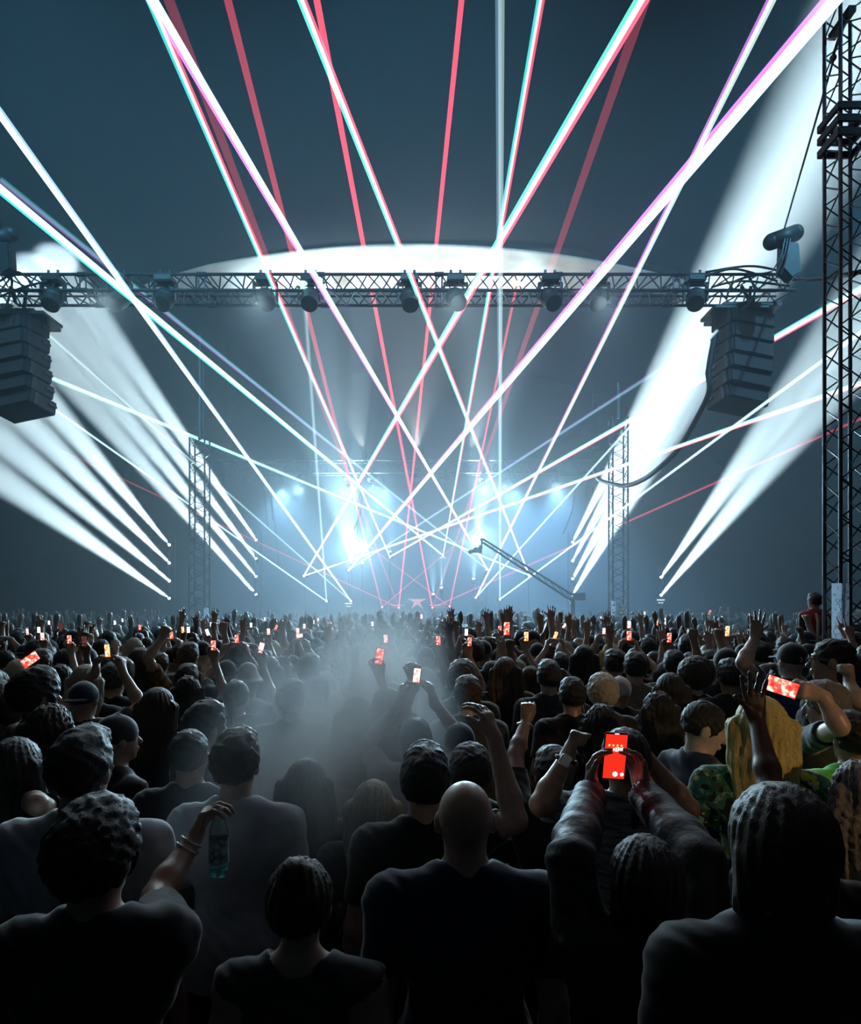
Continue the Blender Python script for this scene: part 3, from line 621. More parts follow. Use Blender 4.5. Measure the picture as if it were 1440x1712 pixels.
jb = empty('camera_crane', P(892, 962, 22)); tag(jb, 'dark camera crane with its arm reaching over the crowd toward the stage centre', 'camera crane')
a = P(806, 903, 22)-jb.location; b_ = P(958, 1000, 22)-jb.location
q = MB(); u = Vector((.5, 0, .87))
for k in (-1, 1): q.tube(a+u*.05*k, b_+u*.09*k, .035)
for k in range(12): q.tube(a.lerp(b_, k/12)+u*.05, a.lerp(b_, (k+1)/12)-u*.07, .012)
q.put('arm', M['black'], jb)
q = MB().tube(b_, b_+Vector((0, 0, -2.2)), .07).box(b_+Vector((.2, 0, .05)), (.4, .2, .25)); q.put('pillar', M['black'], jb)
hd = P(799, 920, 22)-jb.location
q = MB().box(hd, (.26, .3, .17)).tube(hd+Vector((-.1, 0, 0)), hd+Vector((-.28, -.1, -.07)), .06, .07, 12).box(hd+Vector((.1, 0, .1)), (.12, .1, .14)).tube(a, hd+Vector((.13, 0, .17)), .03).tube(a+Vector((.03, 0, -.03)), a+Vector((-.05, 0, .05)), .05); q.put('camera', M['black'], jb)
for px, py, lab in ((583, 1009, 'near the white laser pair'), (1105, 1003, 'under the outermost lit lamps'), (957, 1003, 'under the lit lamps beside the far tower')):
    o = MB().box((0, 0, 0), (.32, .1, .06)).box((0, 0, -.13), (.2, .1, .04)).put('marker_light', M['strip'], None, P(px, py, 29.5)); MB().tube((0, .06, .03), (0, .06, (1.4 if abs(px-697) < 300 else 0)-o.location.z), .03).put('post', M['black'], o); tag(o, f'tiny pair of white marker lights {lab}', 'marker light')
# ---------------------------------------------------------------- lasers
RC = {}
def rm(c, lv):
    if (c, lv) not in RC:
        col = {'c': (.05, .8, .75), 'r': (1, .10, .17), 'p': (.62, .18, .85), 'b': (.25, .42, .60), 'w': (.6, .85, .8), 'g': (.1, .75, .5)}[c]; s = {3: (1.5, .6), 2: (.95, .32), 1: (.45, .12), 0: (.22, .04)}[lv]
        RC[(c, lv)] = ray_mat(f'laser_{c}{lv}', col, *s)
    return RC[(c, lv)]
CN = {'c': 'cyan', 'r': 'red', 'p': 'purple', 'b': 'grey_blue', 'w': 'white', 'g': 'green'}
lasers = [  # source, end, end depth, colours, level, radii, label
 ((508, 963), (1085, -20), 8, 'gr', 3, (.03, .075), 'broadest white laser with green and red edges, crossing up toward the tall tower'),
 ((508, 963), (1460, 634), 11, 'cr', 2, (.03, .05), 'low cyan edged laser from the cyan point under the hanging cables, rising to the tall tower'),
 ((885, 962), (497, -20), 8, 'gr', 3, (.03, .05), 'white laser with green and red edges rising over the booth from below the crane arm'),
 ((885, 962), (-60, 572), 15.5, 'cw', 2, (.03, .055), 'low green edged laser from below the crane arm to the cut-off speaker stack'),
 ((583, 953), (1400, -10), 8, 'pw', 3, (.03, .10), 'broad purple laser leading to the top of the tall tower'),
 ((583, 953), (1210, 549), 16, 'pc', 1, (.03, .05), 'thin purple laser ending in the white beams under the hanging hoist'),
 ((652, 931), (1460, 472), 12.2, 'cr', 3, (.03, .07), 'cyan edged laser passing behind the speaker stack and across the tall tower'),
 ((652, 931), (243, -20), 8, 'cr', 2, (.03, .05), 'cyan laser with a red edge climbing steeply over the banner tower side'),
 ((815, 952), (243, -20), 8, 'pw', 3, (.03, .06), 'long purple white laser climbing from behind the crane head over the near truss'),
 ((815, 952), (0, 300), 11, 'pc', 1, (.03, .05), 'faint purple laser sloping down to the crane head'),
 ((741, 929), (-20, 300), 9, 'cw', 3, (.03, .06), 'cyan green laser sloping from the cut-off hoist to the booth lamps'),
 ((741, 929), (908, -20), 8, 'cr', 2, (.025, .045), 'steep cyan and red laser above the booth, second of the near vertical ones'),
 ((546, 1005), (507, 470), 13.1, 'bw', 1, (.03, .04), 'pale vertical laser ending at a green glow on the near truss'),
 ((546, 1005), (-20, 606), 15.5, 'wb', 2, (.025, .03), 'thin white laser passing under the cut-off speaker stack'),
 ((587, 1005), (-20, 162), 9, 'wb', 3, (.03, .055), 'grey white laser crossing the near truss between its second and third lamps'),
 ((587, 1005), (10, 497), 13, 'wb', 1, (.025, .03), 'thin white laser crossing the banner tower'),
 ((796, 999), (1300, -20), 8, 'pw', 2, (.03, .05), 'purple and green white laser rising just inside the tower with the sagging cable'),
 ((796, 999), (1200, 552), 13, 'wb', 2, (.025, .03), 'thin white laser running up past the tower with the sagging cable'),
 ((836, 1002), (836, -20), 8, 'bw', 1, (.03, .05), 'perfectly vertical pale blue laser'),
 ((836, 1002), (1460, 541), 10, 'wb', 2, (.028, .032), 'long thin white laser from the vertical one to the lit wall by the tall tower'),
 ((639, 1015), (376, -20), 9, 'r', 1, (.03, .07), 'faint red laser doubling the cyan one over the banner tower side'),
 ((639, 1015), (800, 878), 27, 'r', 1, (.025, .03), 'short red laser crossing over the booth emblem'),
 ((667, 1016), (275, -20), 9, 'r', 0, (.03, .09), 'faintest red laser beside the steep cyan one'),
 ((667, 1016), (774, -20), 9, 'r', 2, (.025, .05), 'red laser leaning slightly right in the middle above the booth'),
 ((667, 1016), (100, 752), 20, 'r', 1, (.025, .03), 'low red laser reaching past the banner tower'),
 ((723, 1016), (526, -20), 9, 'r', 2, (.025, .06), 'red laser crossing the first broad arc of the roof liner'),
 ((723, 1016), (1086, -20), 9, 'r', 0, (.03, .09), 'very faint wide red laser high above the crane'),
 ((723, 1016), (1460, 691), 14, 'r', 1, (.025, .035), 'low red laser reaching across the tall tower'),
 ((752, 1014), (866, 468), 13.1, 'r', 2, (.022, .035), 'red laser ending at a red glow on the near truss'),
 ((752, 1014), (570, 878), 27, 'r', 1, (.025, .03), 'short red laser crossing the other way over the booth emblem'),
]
srcs = {}
PJ = ['firing the broadest green and red edged beam', 'behind the elbow of the camera crane arm', 'firing the broad purple beam', 'between the booth and the brilliant stage lamp', 'just behind the camera crane head', 'above the booth, toward the crane', 'firing the pale beam to the green glow',
      'beside the pair of white marker lights', 'firing the rising purple and green white beam', 'at the foot of the perfectly vertical beam', 'with red light, outermost on the banner tower side', 'with red light, inner one on the banner tower side', 'with red light, inner one on the crane side', 'with red light, outermost on the crane side']
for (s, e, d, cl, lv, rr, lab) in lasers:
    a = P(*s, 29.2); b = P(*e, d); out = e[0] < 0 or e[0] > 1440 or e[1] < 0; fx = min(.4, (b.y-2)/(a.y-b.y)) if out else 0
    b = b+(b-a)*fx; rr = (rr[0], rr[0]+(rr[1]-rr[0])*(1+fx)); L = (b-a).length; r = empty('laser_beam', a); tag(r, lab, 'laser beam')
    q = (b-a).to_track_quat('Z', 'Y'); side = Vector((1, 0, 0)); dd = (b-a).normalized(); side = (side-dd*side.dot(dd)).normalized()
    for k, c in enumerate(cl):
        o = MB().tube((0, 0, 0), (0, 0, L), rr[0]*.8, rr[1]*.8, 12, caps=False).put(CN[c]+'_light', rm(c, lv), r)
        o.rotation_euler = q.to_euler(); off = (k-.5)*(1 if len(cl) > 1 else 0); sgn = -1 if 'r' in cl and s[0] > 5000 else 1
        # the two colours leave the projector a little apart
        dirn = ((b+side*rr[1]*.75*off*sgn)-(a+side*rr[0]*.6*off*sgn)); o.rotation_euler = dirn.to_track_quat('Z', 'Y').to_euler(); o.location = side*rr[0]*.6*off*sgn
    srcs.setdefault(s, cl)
for i, ((px, py), cl) in enumerate(srcs.items()):
    p = P(px, py, 29.35); r = empty('laser_projector', p); tag(r, 'laser projector '+PJ[i], 'laser projector')
    MB().tube((0, .16, -.1), (0, .16, (1.4 if p.z > 1.6 else 0)-p.z), .02).put('stand', M['black'], r)
    MB().box((0, .16, 0), (.26, .24, .16)).put('housing', M['black'], r, bevel=.01)
    MB().tube((0, .01, 0), (0, -.02, 0), .045, n=12).put('aperture', {'r': M['red']}.get(cl[0], M['hotw']), r)
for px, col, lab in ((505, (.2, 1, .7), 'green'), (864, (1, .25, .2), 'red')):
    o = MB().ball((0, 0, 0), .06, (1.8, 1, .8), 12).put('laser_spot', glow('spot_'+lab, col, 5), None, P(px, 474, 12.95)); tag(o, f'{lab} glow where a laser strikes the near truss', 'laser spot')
# ---------------------------------------------------------------- people
SK = [mat(f'skin_{i}', c, .4, 0, .12, 30, .1, .1, .7) for i, c in enumerate(((.55, .36, .27), (.42, .26, .18), (.16, .09, .06), (.62, .44, .35)))]
HR = {n: mat('hair_'+n, c, .5, 0, .45, 50, .5, .12, stretch=(7, 7, .6), spec=.5) for n, c in dict(black=(.012, .010, .009), brown=(.05, .03, .018), blonde=(.85, .62, .22), pale=(.5, .45, .33), grey=(.22, .21, .2)).items()}
SHC = dict(black=(.012, .013, .015), charcoal=(.035, .037, .042), grey=(.42, .45, .50), white=(.55, .58, .62), navy=(.006, .018, .05), teal=(.01, .12, .24), maroon=(.10, .02, .035), olive=(.05, .06, .03), pink=(.3, .12, .16), neon=(.15, .9, .08), sand=(.25, .2, .14))
SH = {n: mat('cloth_'+n, c, .75, 0, .15, 12, .12, .6, .4) for n, c in SHC.items()}
def blotch(name, cols, scale):
    m = mat(name, cols[0], .8, sheen=.2); nt = m.node_tree; b = nt.nodes['Principled BSDF']; tc = nt.nodes.new('ShaderNodeTexCoord'); v = nt.nodes.new('ShaderNodeTexVoronoi'); v.inputs['Scale'].default_value = scale
    nz = nt.nodes.new('ShaderNodeTexNoise'); nz.inputs['Scale'].default_value = scale; mx = nt.nodes.new('ShaderNodeMixRGB'); mx.inputs[0].default_value = .3
    r = nt.nodes.new('ShaderNodeValToRGB'); r.color_ramp.interpolation = 'CONSTANT'; sp = nt.nodes.new('ShaderNodeSeparateColor')
    while len(r.color_ramp.elements) < len(cols): r.color_ramp.elements.new(.5)
    for i, c in enumerate(cols): r.color_ramp.elements[i].position = i/len(cols); r.color_ramp.elements[i].color = (*c, 1)
    nt.links.new(tc.outputs['Object'], mx.inputs[1]); nt.links.new(tc.outputs['Object'], nz.inputs['Vector']); nt.links.new(nz.outputs['Color'], mx.inputs[2]); nt.links.new(mx.outputs[0], v.inputs['Vector'])
    nt.links.new(v.outputs['Color'], sp.inputs[0]); nt.links.new(sp.outputs[0], r.inputs[0]); nt.links.new(r.outputs[0], b.inputs['Base Color']); return m
SH['camo'] = blotch('cloth_camo', [(.02, .10, .05), (.01, .02, .015), (.25, .45, .25), (.5, .55, .05), (.04, .2, .12)], 17)
SH['leopard'] = blotch('cloth_leopard', [(.35, .18, .06), (.02, .012, .01), (.4, .22, .08), (.2, .06, .03)], 30)
SH['striped'] = mat('cloth_striped', (.2, .22, .25), .7, 0, .9, 9, .4, .3, stretch=(1, 1, 8))
SH['jacket'] = mat('cloth_jacket', (.010, .012, .016), .6, 0, .6, 14, 1., .1)
TR = SH['black']
def oset(o, m):
    o.material_slots[0].link = 'OBJECT'; o.material_slots[0].material = m
LIB = {}
def body_set(key, ps, **kw):
    if key not in LIB:
        ms = person_meshes(key, ps, **kw)
        for n, m in (('body', SK[0]), ('shirt', SH['black']), ('trousers', TR)):
            if n in ms: ms[n].materials.append(m)
        LIB[key] = ms
    return LIB[key]
def hair_set(style, R=None, seed=0, h=.011):
    k = ('hair', style, None if R is None else tuple(R.ravel().round(3)), seed, h)
    if k not in LIB:
        LIB[k] = hair_mesh('hair', style, np.eye(3) if R is None else R, h, seed); LIB[k].materials.append(HR['black'])
    return LIB[k]
def person(ms, hair, loc, s, rz, skin, shirt, hcol, label, group=None, name='person', sw=None):
    r = empty(name, loc, rz); r.scale = (sw or s, sw or s, s); tag(r, label, 'person', group)
    oset(link('body', ms['body'], None, r), SK[skin]); oset(link('shirt', ms['shirt'], None, r), SH[shirt])
    if 'trousers' in ms: link('trousers', ms['trousers'], None, r)
    if hair:
        hat = hair[0] in ('cap', 'snapback', 'bucket'); oset(link('cap' if hat else 'hair', hair_set(*hair), None, r), SH[hcol] if hcol in SH and hat else HR.get(hcol, HR['black']))
    return r
TAKEN = []
def spot_free(x, y, r=.42): return all((x-a)**2+(y-b)**2 > r*r for a, b in TAKEN)
FIX = {'short': 'short', 'crop': 'cropped', 'long': 'long', 'wavy': 'long wavy', 'straight': 'long straight', 'bun': 'pinned-up', 'tail': 'ponytailed', 'curly': 'curly', 'bob': 'bobbed', 'quiff': 'swept-up', 'afro': 'big round'}
# -- the near people, each posed by hand. Arms given in the photo's own frame: (elbow px, py, depth), (wrist px, py, depth), hand, palm, thumb, fingers
def hero(px, top, d, hair, hcol, shirt, skin, label, armL=None, armR=None, head=(0, 0, 0), rz=0., female=False, wide=1., h=.0085, fine=True, ztop=1.765, **kw):
    tp = P(px, top, d); s = tp.z/(ztop+(.02 if hair else 0)+kw.pop('lift', 0)); x, y = tp.x, tp.y; TAKEN.append((x, y))
    c_, s_ = math.cos(-rz), math.sin(-rz)
    def loc(p):
        q = P(*p)-Vector((x, y, 0)); return ((q.x*c_-q.y*s_)/s, (q.x*s_+q.y*c_)/s, q.z/s)
    def dr(v): return (v[0]*c_-v[1]*s_, v[0]*s_+v[1]*c_, v[2])
    def arm(a, dflt):
        if a is None: return dflt
        if isinstance(a[0], tuple) and len(a[0]) == 3 and abs(a[0][0]) > 5: return (loc(a[0]), loc(a[1]), dr(a[2]), dr(a[3]), dr(a[4]))+tuple(a[5:])
        return a
    ps = pose(arm(armL, mir(DOWN)), arm(armR, DOWN), head)
    near = sum(1 for k in LIB if str(k).startswith('hero'))
    ms = body_set(f'hero{near}', ps, h=h, female=female, fine=fine, wide=wide, **kw)
    r = person(ms, (hair, rot(*head), near, min(h, .008)) if hair else None, (x, y, 0), s, rz, skin, shirt, hcol, label)
    return r, s
A_ = Vector
CUR = {}
CUR['afro'] = hero(1303, 1302, 1.32, 'bob', 'brown', 'black', 1, 'nearest dark head with bobbed brown hair, lowest beside the man in blue', h=.008)
r, s = hero(160, 1340, 1.55, 'curly', 'black', 'black', 1, 'dark curly haired person holding up the water bottle', armR=((262, 1500, 1.80), (325, 1400, 2.0), (.35, .1, .8), (.8, .1, -.6), (0, 1, 0), 'grip'), h=.007)
CUR['bottle'] = r
hero(502, 1428, 1.6, 'bun', 'brown', 'charcoal', 0, 'bare shouldered person with pinned-up hair in a dark strappy top, half veiled by smoke', female=True, vest=True, h=.007)
hero(778, 1306, 1.8, None, None, 'navy', 0, 'bald man in a dark navy shirt', wide=1.15, h=.0075, ztop=1.755)
hero(137, 1216, 2.05, 'quiff', 'black', 'grey', 1, 'broad man with cropped dark hair in a grey T-shirt behind the curly head', wide=1.12, h=.008)
hero(395, 1217, 2.4, 'quiff', 'brown', 'grey', 0, 'man in a pale grey T-shirt seen beyond the water bottle', h=.008, sleeve=.75)
hero(512, 1264, 2.65, 'long', 'brown', 'charcoal', 0, 'long haired person standing inside the smoke plume', female=True)
hero(625, 1299, 2.5, 'straight', 'pale', 'charcoal', 0, 'person with long pale blonde hair just beside the smoke plume', female=True)
hero(711, 1244, 2.25, 'quiff', 'black', 'black', 0, 'flat-topped dark haired man raising a bare bent arm behind the bald man', wide=1.05,
     armR=((862, 1372, 2.2), (826, 1232, 2.3), (-.35, .15, .9), (-.7, .5, -.5), (-.7, -.6, .2), 'relax'), h=.0075)
hero(787, 1247, 2.85, 'curly', 'black', 'black', 1, 'curly dark head between the flat-topped man and his raised arm')
hero(768, 1204, 3.3, 'cap', 'navy', 'charcoal', 0, 'person in a dark blue cap beyond the raised bare arm')
hero(925, 1246, 2.75, 'short', 'black', 'black', 1, 'person in black raising a banded fist beside the camera crane side of the bare arm',
     armL=((862, 1262, 3.0), (880, 1205, 3.15), (.15, 0, 1), (0, 1, 0), (1, 0, 0), 'fist'))
# two people with their arms raised round the phone
hero(1045, 1212, 2.45, 'tail', 'black', 'striped', 1, 'person with both hands raised behind the big red phone screen',
     armL=((905, 1345, 2.3), (950, 1262, 2.4), (.3, .1, .9), (.6, -.2, -.4), (.4, -.8, 0), 'fist'), armR=((1150, 1352, 2.35), (1078, 1262, 2.45), (-.4, .2, .9), (-1, 0, -.3), (0, -1, 0), 'grip'), sleeve=.8)
PH = P(1028, 1264, 2.12)
CUR['film'] = hero(1078, 1392, 1.62, 'bob', 'black', 'jacket', 0, 'person in a crumpled long sleeved shirt filming with the big red phone',
     armL=((955, 1440, 1.72), (989, 1322, 2.1), (.12, .22, 1), (.8, -.5, 0), (.3, -1, .3), 'relax'), armR=((1172, 1440, 1.72), (1073, 1322, 2.1), (-.12, .22, 1), (-.8, -.5, 0), (-.3, -1, .3), 'relax'), longsleeve=True, loose=.012, h=.007)
hero(1166, 1172, 3.05, 'crop', 'black', 'navy', 3, 'man in a dark blue top looking down at his hands in side view', rz=-1.3, head=(.5, .4, 0), armR=((.22, .12, 1.16), (.06, .33, 1.22), (-.8, .5, .1), (-.4, -.9, 0), (0, 0, 1), 'grip'), h=.006, lift=-.02)
hero(1272, 1158, 2.6, 'straight', 'blonde', 'camo', 0, 'person with very long golden blonde hair and a green patterned T-shirt', female=True, rz=-.25, armL=((-.30, .02, 1.17), (-.14, .22, 1.1), (.6, .6, 0), (0, 0, 1), (1, 0, 0), 'relax'))
hero(1345, 1330, 1.95, 'short', 'black', 'black', 2, 'person hidden by the nearest head, with one dark arm raised before the blonde hair', armL=((1290, 1320, 2.05), (1266, 1205, 2.2), (-.05, .1, 1), (0, -1, 0), (-1, 0, 0), 'open'), h=.0075)
CUR['side'] = hero(1384, 1136, 3.5, 'short', 'grey', 'charcoal', 3, 'person with curly greying hair reaching out with the sideways red phone', rz=.5, head=(-.5, .1, 0), armL=((1405, 1215, 2.95), (1374, 1163, 2.99), (-.9, .12, .25), (0, 1, -.2), (.2, 0, 1), 'grip'))
hero(1413, 1092, 3.9, 'short', 'brown', 'white', 3, 'person in a pale T-shirt lifting a lit fist by the picture edge', armR=((1432, 1172, 3.6), (1420, 1140, 3.7), (-.1, 0, 1), (-1, 0, 0), (0, -1, 0), 'fist'))
CUR['specs'] = hero(1390, 1062, 3.9, 'crop', 'black', 'black', 1, 'tall dark headed man in glasses below the white board', rz=.7, head=(-.35, 0, 0))
CUR['capman'] = hero(1323, 1071, 4.75, 'cap', 'black', 'teal', 3, 'man in a dark cap and teal T-shirt raising an open hand near the steward', rz=.15, armL=((1243, 1108, 4.3), (1262, 1068, 4.4), (.15, 0, 1), (0, 1, 0), (1, 0, 0), 'open'), wide=1.1)
hero(1424, 1187, 3.0, 'short', 'black', 'neon', 1, 'dark head over a neon green top at the picture edge')
hero(1436, 1266, 2.35, 'wavy', 'grey', 'charcoal', 1, 'person with long grey streaked hair cut off by the picture edge', female=True)
hero(62, 1118, 3.4, 'curly', 'black', 'charcoal', 1, 'curly haired person below the sideways red phone, facing the middle', rz=-.6)
hero(86, 1173, 3.0, 'wavy', 'brown', 'black', 1, 'long curly haired person with a bright rim of hair behind the grey T-shirt man', female=True)
hero(146, 1108, 4.5, 'straight', 'pale', 'black', 1, 'person with straight hair catching a pale highlight', female=True)
hero(190, 1106, 4.8, 'short', 'black', 'black', 1, 'dark round head next to the straight pale highlighted hair')
hero(198, 1190, 3.1, 'snapback', 'charcoal', 'black', 1, 'person with a visor cap pushed back, beside the grey T-shirt man', rz=-.8, female=True)
hero(265, 1146, 3.75, 'straight', 'brown', 'black', 1, 'person with smooth shoulder hair in front of the leopard shirt', female=True)
hero(345, 1170, 3.1, 'short', 'black', 'maroon', 3, 'person in maroon turned sideways between the smooth hair and the smoke', rz=-.7)
hero(415, 1113, 5.0, 'bucket', 'white', 'grey', 0, 'person in a pale bucket hat')
hero(487, 1134, 4.0, 'short', 'brown', 'charcoal', 0, 'faint head at the top edge of the smoke beside the bucket hat')
hero(236, 1080, 5.6, 'long', 'brown', 'leopard', 0, 'person in a leopard print top stretching up a bare arm', female=True, armR=((247, 1100, 5.4), (272, 1066, 5.5), (.35, 0, .9), (0, 1, 0), (-1, 0, 0), 'fist'))
hero(1008, 1128, 4.4, 'curly', 'pale', 'black', 0, 'person with light curly hair above the raised hands')
hero(1036, 1128, 4.9, 'cap', 'white', 'black', 1, 'person in a pale topped cap beside the light curls')
hero(1028, 1084, 5.6, 'short', 'black', 'black', 1, 'round dark head under two stacked phone lights')
hero(1062, 1089, 5.3, 'short', 'black', 'sand', 0, 'close-cropped head rimmed with light beside the round dark head')
hero(918, 1103, 4.9, 'quiff', 'black', 'charcoal', 0, 'man with flat square topped hair near the middle')
hero(957, 1131, 4.3, 'short', 'black', 'black', 1, 'dark head in front of the flat square topped hair')
hero(845, 1096, 5.3, 'long', 'brown', 'black', 0, 'long hair rimmed with light below the double phone screens', female=True)
hero(782, 1128, 4.1, 'short', 'brown', 'charcoal', 0, 'hazy round head to the stage centre side of the rimmed long hair')
hero(1005, 1174, 3.6, 'wavy', 'black', 'black', 1, 'dark wavy head above the striped raised arm', female=True)
hero(1162, 1102, 4.9, 'afro', 'brown', 'charcoal', 0, 'person with big soft hair rimmed with light under the orange phones', female=True)
hero(1222, 1100, 4.7, 'short', 'black', 'charcoal', 1, 'round dark head beneath the waving open hand')
hero(1120, 1122, 4.4, 'long', 'black', 'black', 1, 'long dark haired person beside the big soft rimmed hair', female=True)
hero(648, 1150, 3.6, 'short', 'brown', 'charcoal', 0, 'person holding up the lowest pink screen in the smoke', armR=((672, 1180, 3.5), (694, 1145, 3.6), (0, .1, 1), (-.3, -1, 0), (-1, 0, 0), 'grip'))
hero(318, 1212, 2.75, 'crop', 'black', 'black', 1, 'dark figure between the two grey T-shirt backs')
hero(20, 1150, 3.6, 'short', 'brown', 'charcoal', 0, 'dark head at the picture edge above the purple cup')
CUR['cup'] = hero(28, 1228, 2.5, 'long', 'black', 'black', 1, 'dark long haired person holding the purple cup', female=True, armR=((62, 1345, 2.3), (44, 1330, 2.5), (0, .5, 1), (-1, 0, 0), (0, -1, 0), 'grip'))
# the steward
pl = link('platform', MB().box((0, 0, .3), (1.1, .9, .6)).mesh('platform', .01), M['deck'], loc=(P(1366, 0, 9.9).x, 10.0, 0)); tag(pl, 'low dark platform under the steward beside the tall tower', 'platform')
tp = P(1362, 990, 9.75); st_ = body_set('steward', pose(mir(DOWN), DOWN, (.0, .1, 0)), h=.011)
r = person(st_, ('short',), (tp.x, 9.75, .6), (tp.z-.6)/1.785, .25, 1, 'black', 'black', 'steward in a red hi-vis vest standing high beside the tall tower')
vm = person_meshes('vest', pose(mir(DOWN), DOWN), vest=True, loose=.012)['shirt']; vm.materials.append(mat('hi_vis_red', (.55, .05, .04), .7)); vo = link('hi_vis_vest', vm, None, r)
def band(name, z, par, rx=.165, ry=.128, hh=.045, m=None):
    bm = MB(); n = 28; vs = []
    for k in range(n):
        a = 2*math.pi*k/n
        vs.append([bm.bm.verts.new((math.cos(a)*(rx+o), math.sin(a)*(ry+o)-.003, z+zz)) for o, zz in ((0, -hh/2), (.006, -hh/2), (.006, hh/2), (0, hh/2))])
    for k in range(n):
        A, B = vs[k], vs[(k+1)%n]
        for i in range(4): bm.bm.faces.new((A[i], A[(i+1)%4], B[(i+1)%4], B[i]))
    return bm.put(name, m, par)
RF = mat('reflective_tape', (.75, .68, .45), .35, .1)
band('reflective_band', 1.12, vo, .208, .160, .05, RF); band('reflective_band', .98, vo, .214, .168, .05, RF)
for sx in (-1, 1): MB().path([(sx*.09, -.12, 1.47), (sx*.095, -.160, 1.36), (sx*.098, -.162, 1.24), (sx*.098, -.155, 1.12)], .02, 8).put('reflective_strap', RF, vo)
# glasses, cap emblem, bracelets, watch
GL = mat('glasses_frame', (.3, .32, .35), .25, .8)
def specs(root, s):
    R_ = rot(-.35, 0, 0); q = MB()
    for sx in (-1, 1):
        c = hp(R_, sx*.033, .104, .0)
        q.path([Vector(c)+Vector(R_@np.array([math.cos(a)*.024, 0, math.sin(a)*.018])) for a in [k*math.pi/7 for k in range(15)]], .003, 5)
        q.tube(hp(R_, sx*.056, .1, .006), hp(R_, sx*.082, .0, .0), .003)
    q.tube(hp(R_, -.01, .106, .003), hp(R_, .01, .106, .003), .003); q.put('glasses', GL, root)
specs(CUR['specs'][0], 1)
q = MB()
for sx in (-1, 1):
    q.path([Vector((sx*.008+sx*(.004+.012*abs(t)/1.)*1.0, -.1245+.004*abs(t), 1.665+.016*t)) for t in (-1, -.5, 0, .5, 1)], .0035, 6)
q.put('emblem', M['board'], CUR['capman'][0])
def ring(px, py, d, dirn, r_, th, m, name, label, root, s, cat=None):
    c = P(px, py, d); dv = Vector(dirn).normalized(); u = dv.orthogonal().normalized(); v = dv.cross(u)
    o = MB().path([c+(u*math.cos(a)+v*math.sin(a))*r_ for a in [k*2*math.pi/16 for k in range(17)]], th, 6).put(name, m); tag(o, label, cat or name)
SIL = mat('silver_band', (.7, .7, .72), .3, .9)
ring(313, 1418, 1.95, (.06, .05, .11), .034, .004, SIL, 'bracelet', 'thin bracelet on the wrist holding the water bottle', *CUR['bottle' ] if False else (None, 1))
ring(320, 1407, 1.975, (.06, .05, .11), .033, .004, SIL, 'bracelet', 'second bracelet on the wrist holding the water bottle, nearer the hand', None, 1)
ring(878, 1213, 3.14, (.05, .1, .2), .034, .007, SIL, 'bracelet', 'pale band on the wrist of the raised fist in the middle', None, 1)
wt = empty('wrist_watch', P(947, 1270, 2.38)); tag(wt, 'square watch on the raised wrist beside the big red phone', 'watch')
MB().box((0, 0, 0), (.04, .02, .04), Matrix.Rotation(.5, 3, 'Y')).put('watch_case', SIL, wt, (-.01, -.03, .005), bevel=.004)
MB().path([Vector((math.cos(a)*.034, math.sin(a)*.03, -.35*math.cos(a)*.034)) for a in [k*2*math.pi/16 for k in range(17)]], .008, 6).put('watch_strap', M['black'], wt)
# water bottle and cup
GLS = mat('clear_plastic', (.75, .95, .95), .06); GLS.node_tree.nodes['Principled BSDF'].inputs['Transmission Weight'].default_value = .85; GLS.node_tree.nodes['Principled BSDF'].inputs['IOR'].default_value = 1.2
WT = mat('lit_water', (.1, .75, .8), .1); WT.node_tree.nodes['Principled BSDF'].inputs['Transmission Weight'].default_value = .4
bo = empty('water_bottle', P(366, 1424, 2.0), 0); bo.rotation_euler = (0, .0, 0); tag(bo, 'clear plastic water bottle dangling from a raised hand', 'bottle')
def lathe(prof_, n=24):
    P_ = [(r_*math.cos(2*math.pi*k/n), r_*math.sin(2*math.pi*k/n), z) for r_, z in prof_ for k in range(n)]; F_ = [(j*n+k, j*n+(k+1)%n, (j+1)*n+(k+1)%n, (j+1)*n+k) for j in range(len(prof_)-1) for k in range(n)]
    return make_mesh('lathe', P_, F_)
link('bottle_body', lathe([(.001, -.07), (.026, -.07), (.029, -.062), (.027, -.04), (.029, -.01), (.027, .01), (.029, .04), (.028, .07), (.018, .10), (.012, .112), (.012, .122)]), GLS, bo)
link('label_band', lathe([(.0297, -.03), (.0297, .045)]), mat('bottle_label', (.35, .5, .52), .4, 0, .9, 60), bo)
link('water', lathe([(.001, -.069), (.024, -.067), (.0265, -.058), (.025, -.045), (.001, -.045)]), WT, bo)
link('bottle_cap', lathe([(.001, .135), (.0135, .135), (.0138, .119), (.012, .118)]), M['board'], bo)
cu = empty('plastic_cup', P(40, 1316, 2.5)); tag(cu, 'purple plastic cup with a pale rim held by the picture edge', 'cup')
link('cup_body', lathe([(.001, -.055), (.027, -.055), (.038, .055), (.036, .055), (.026, -.05), (.001, -.05)]), mat('purple_plastic', (.35, .05, .3), .35), cu)
link('rim', lathe([(.038, .052), (.041, .055), (.038, .059), (.036, .055)]), M['board'], cu)
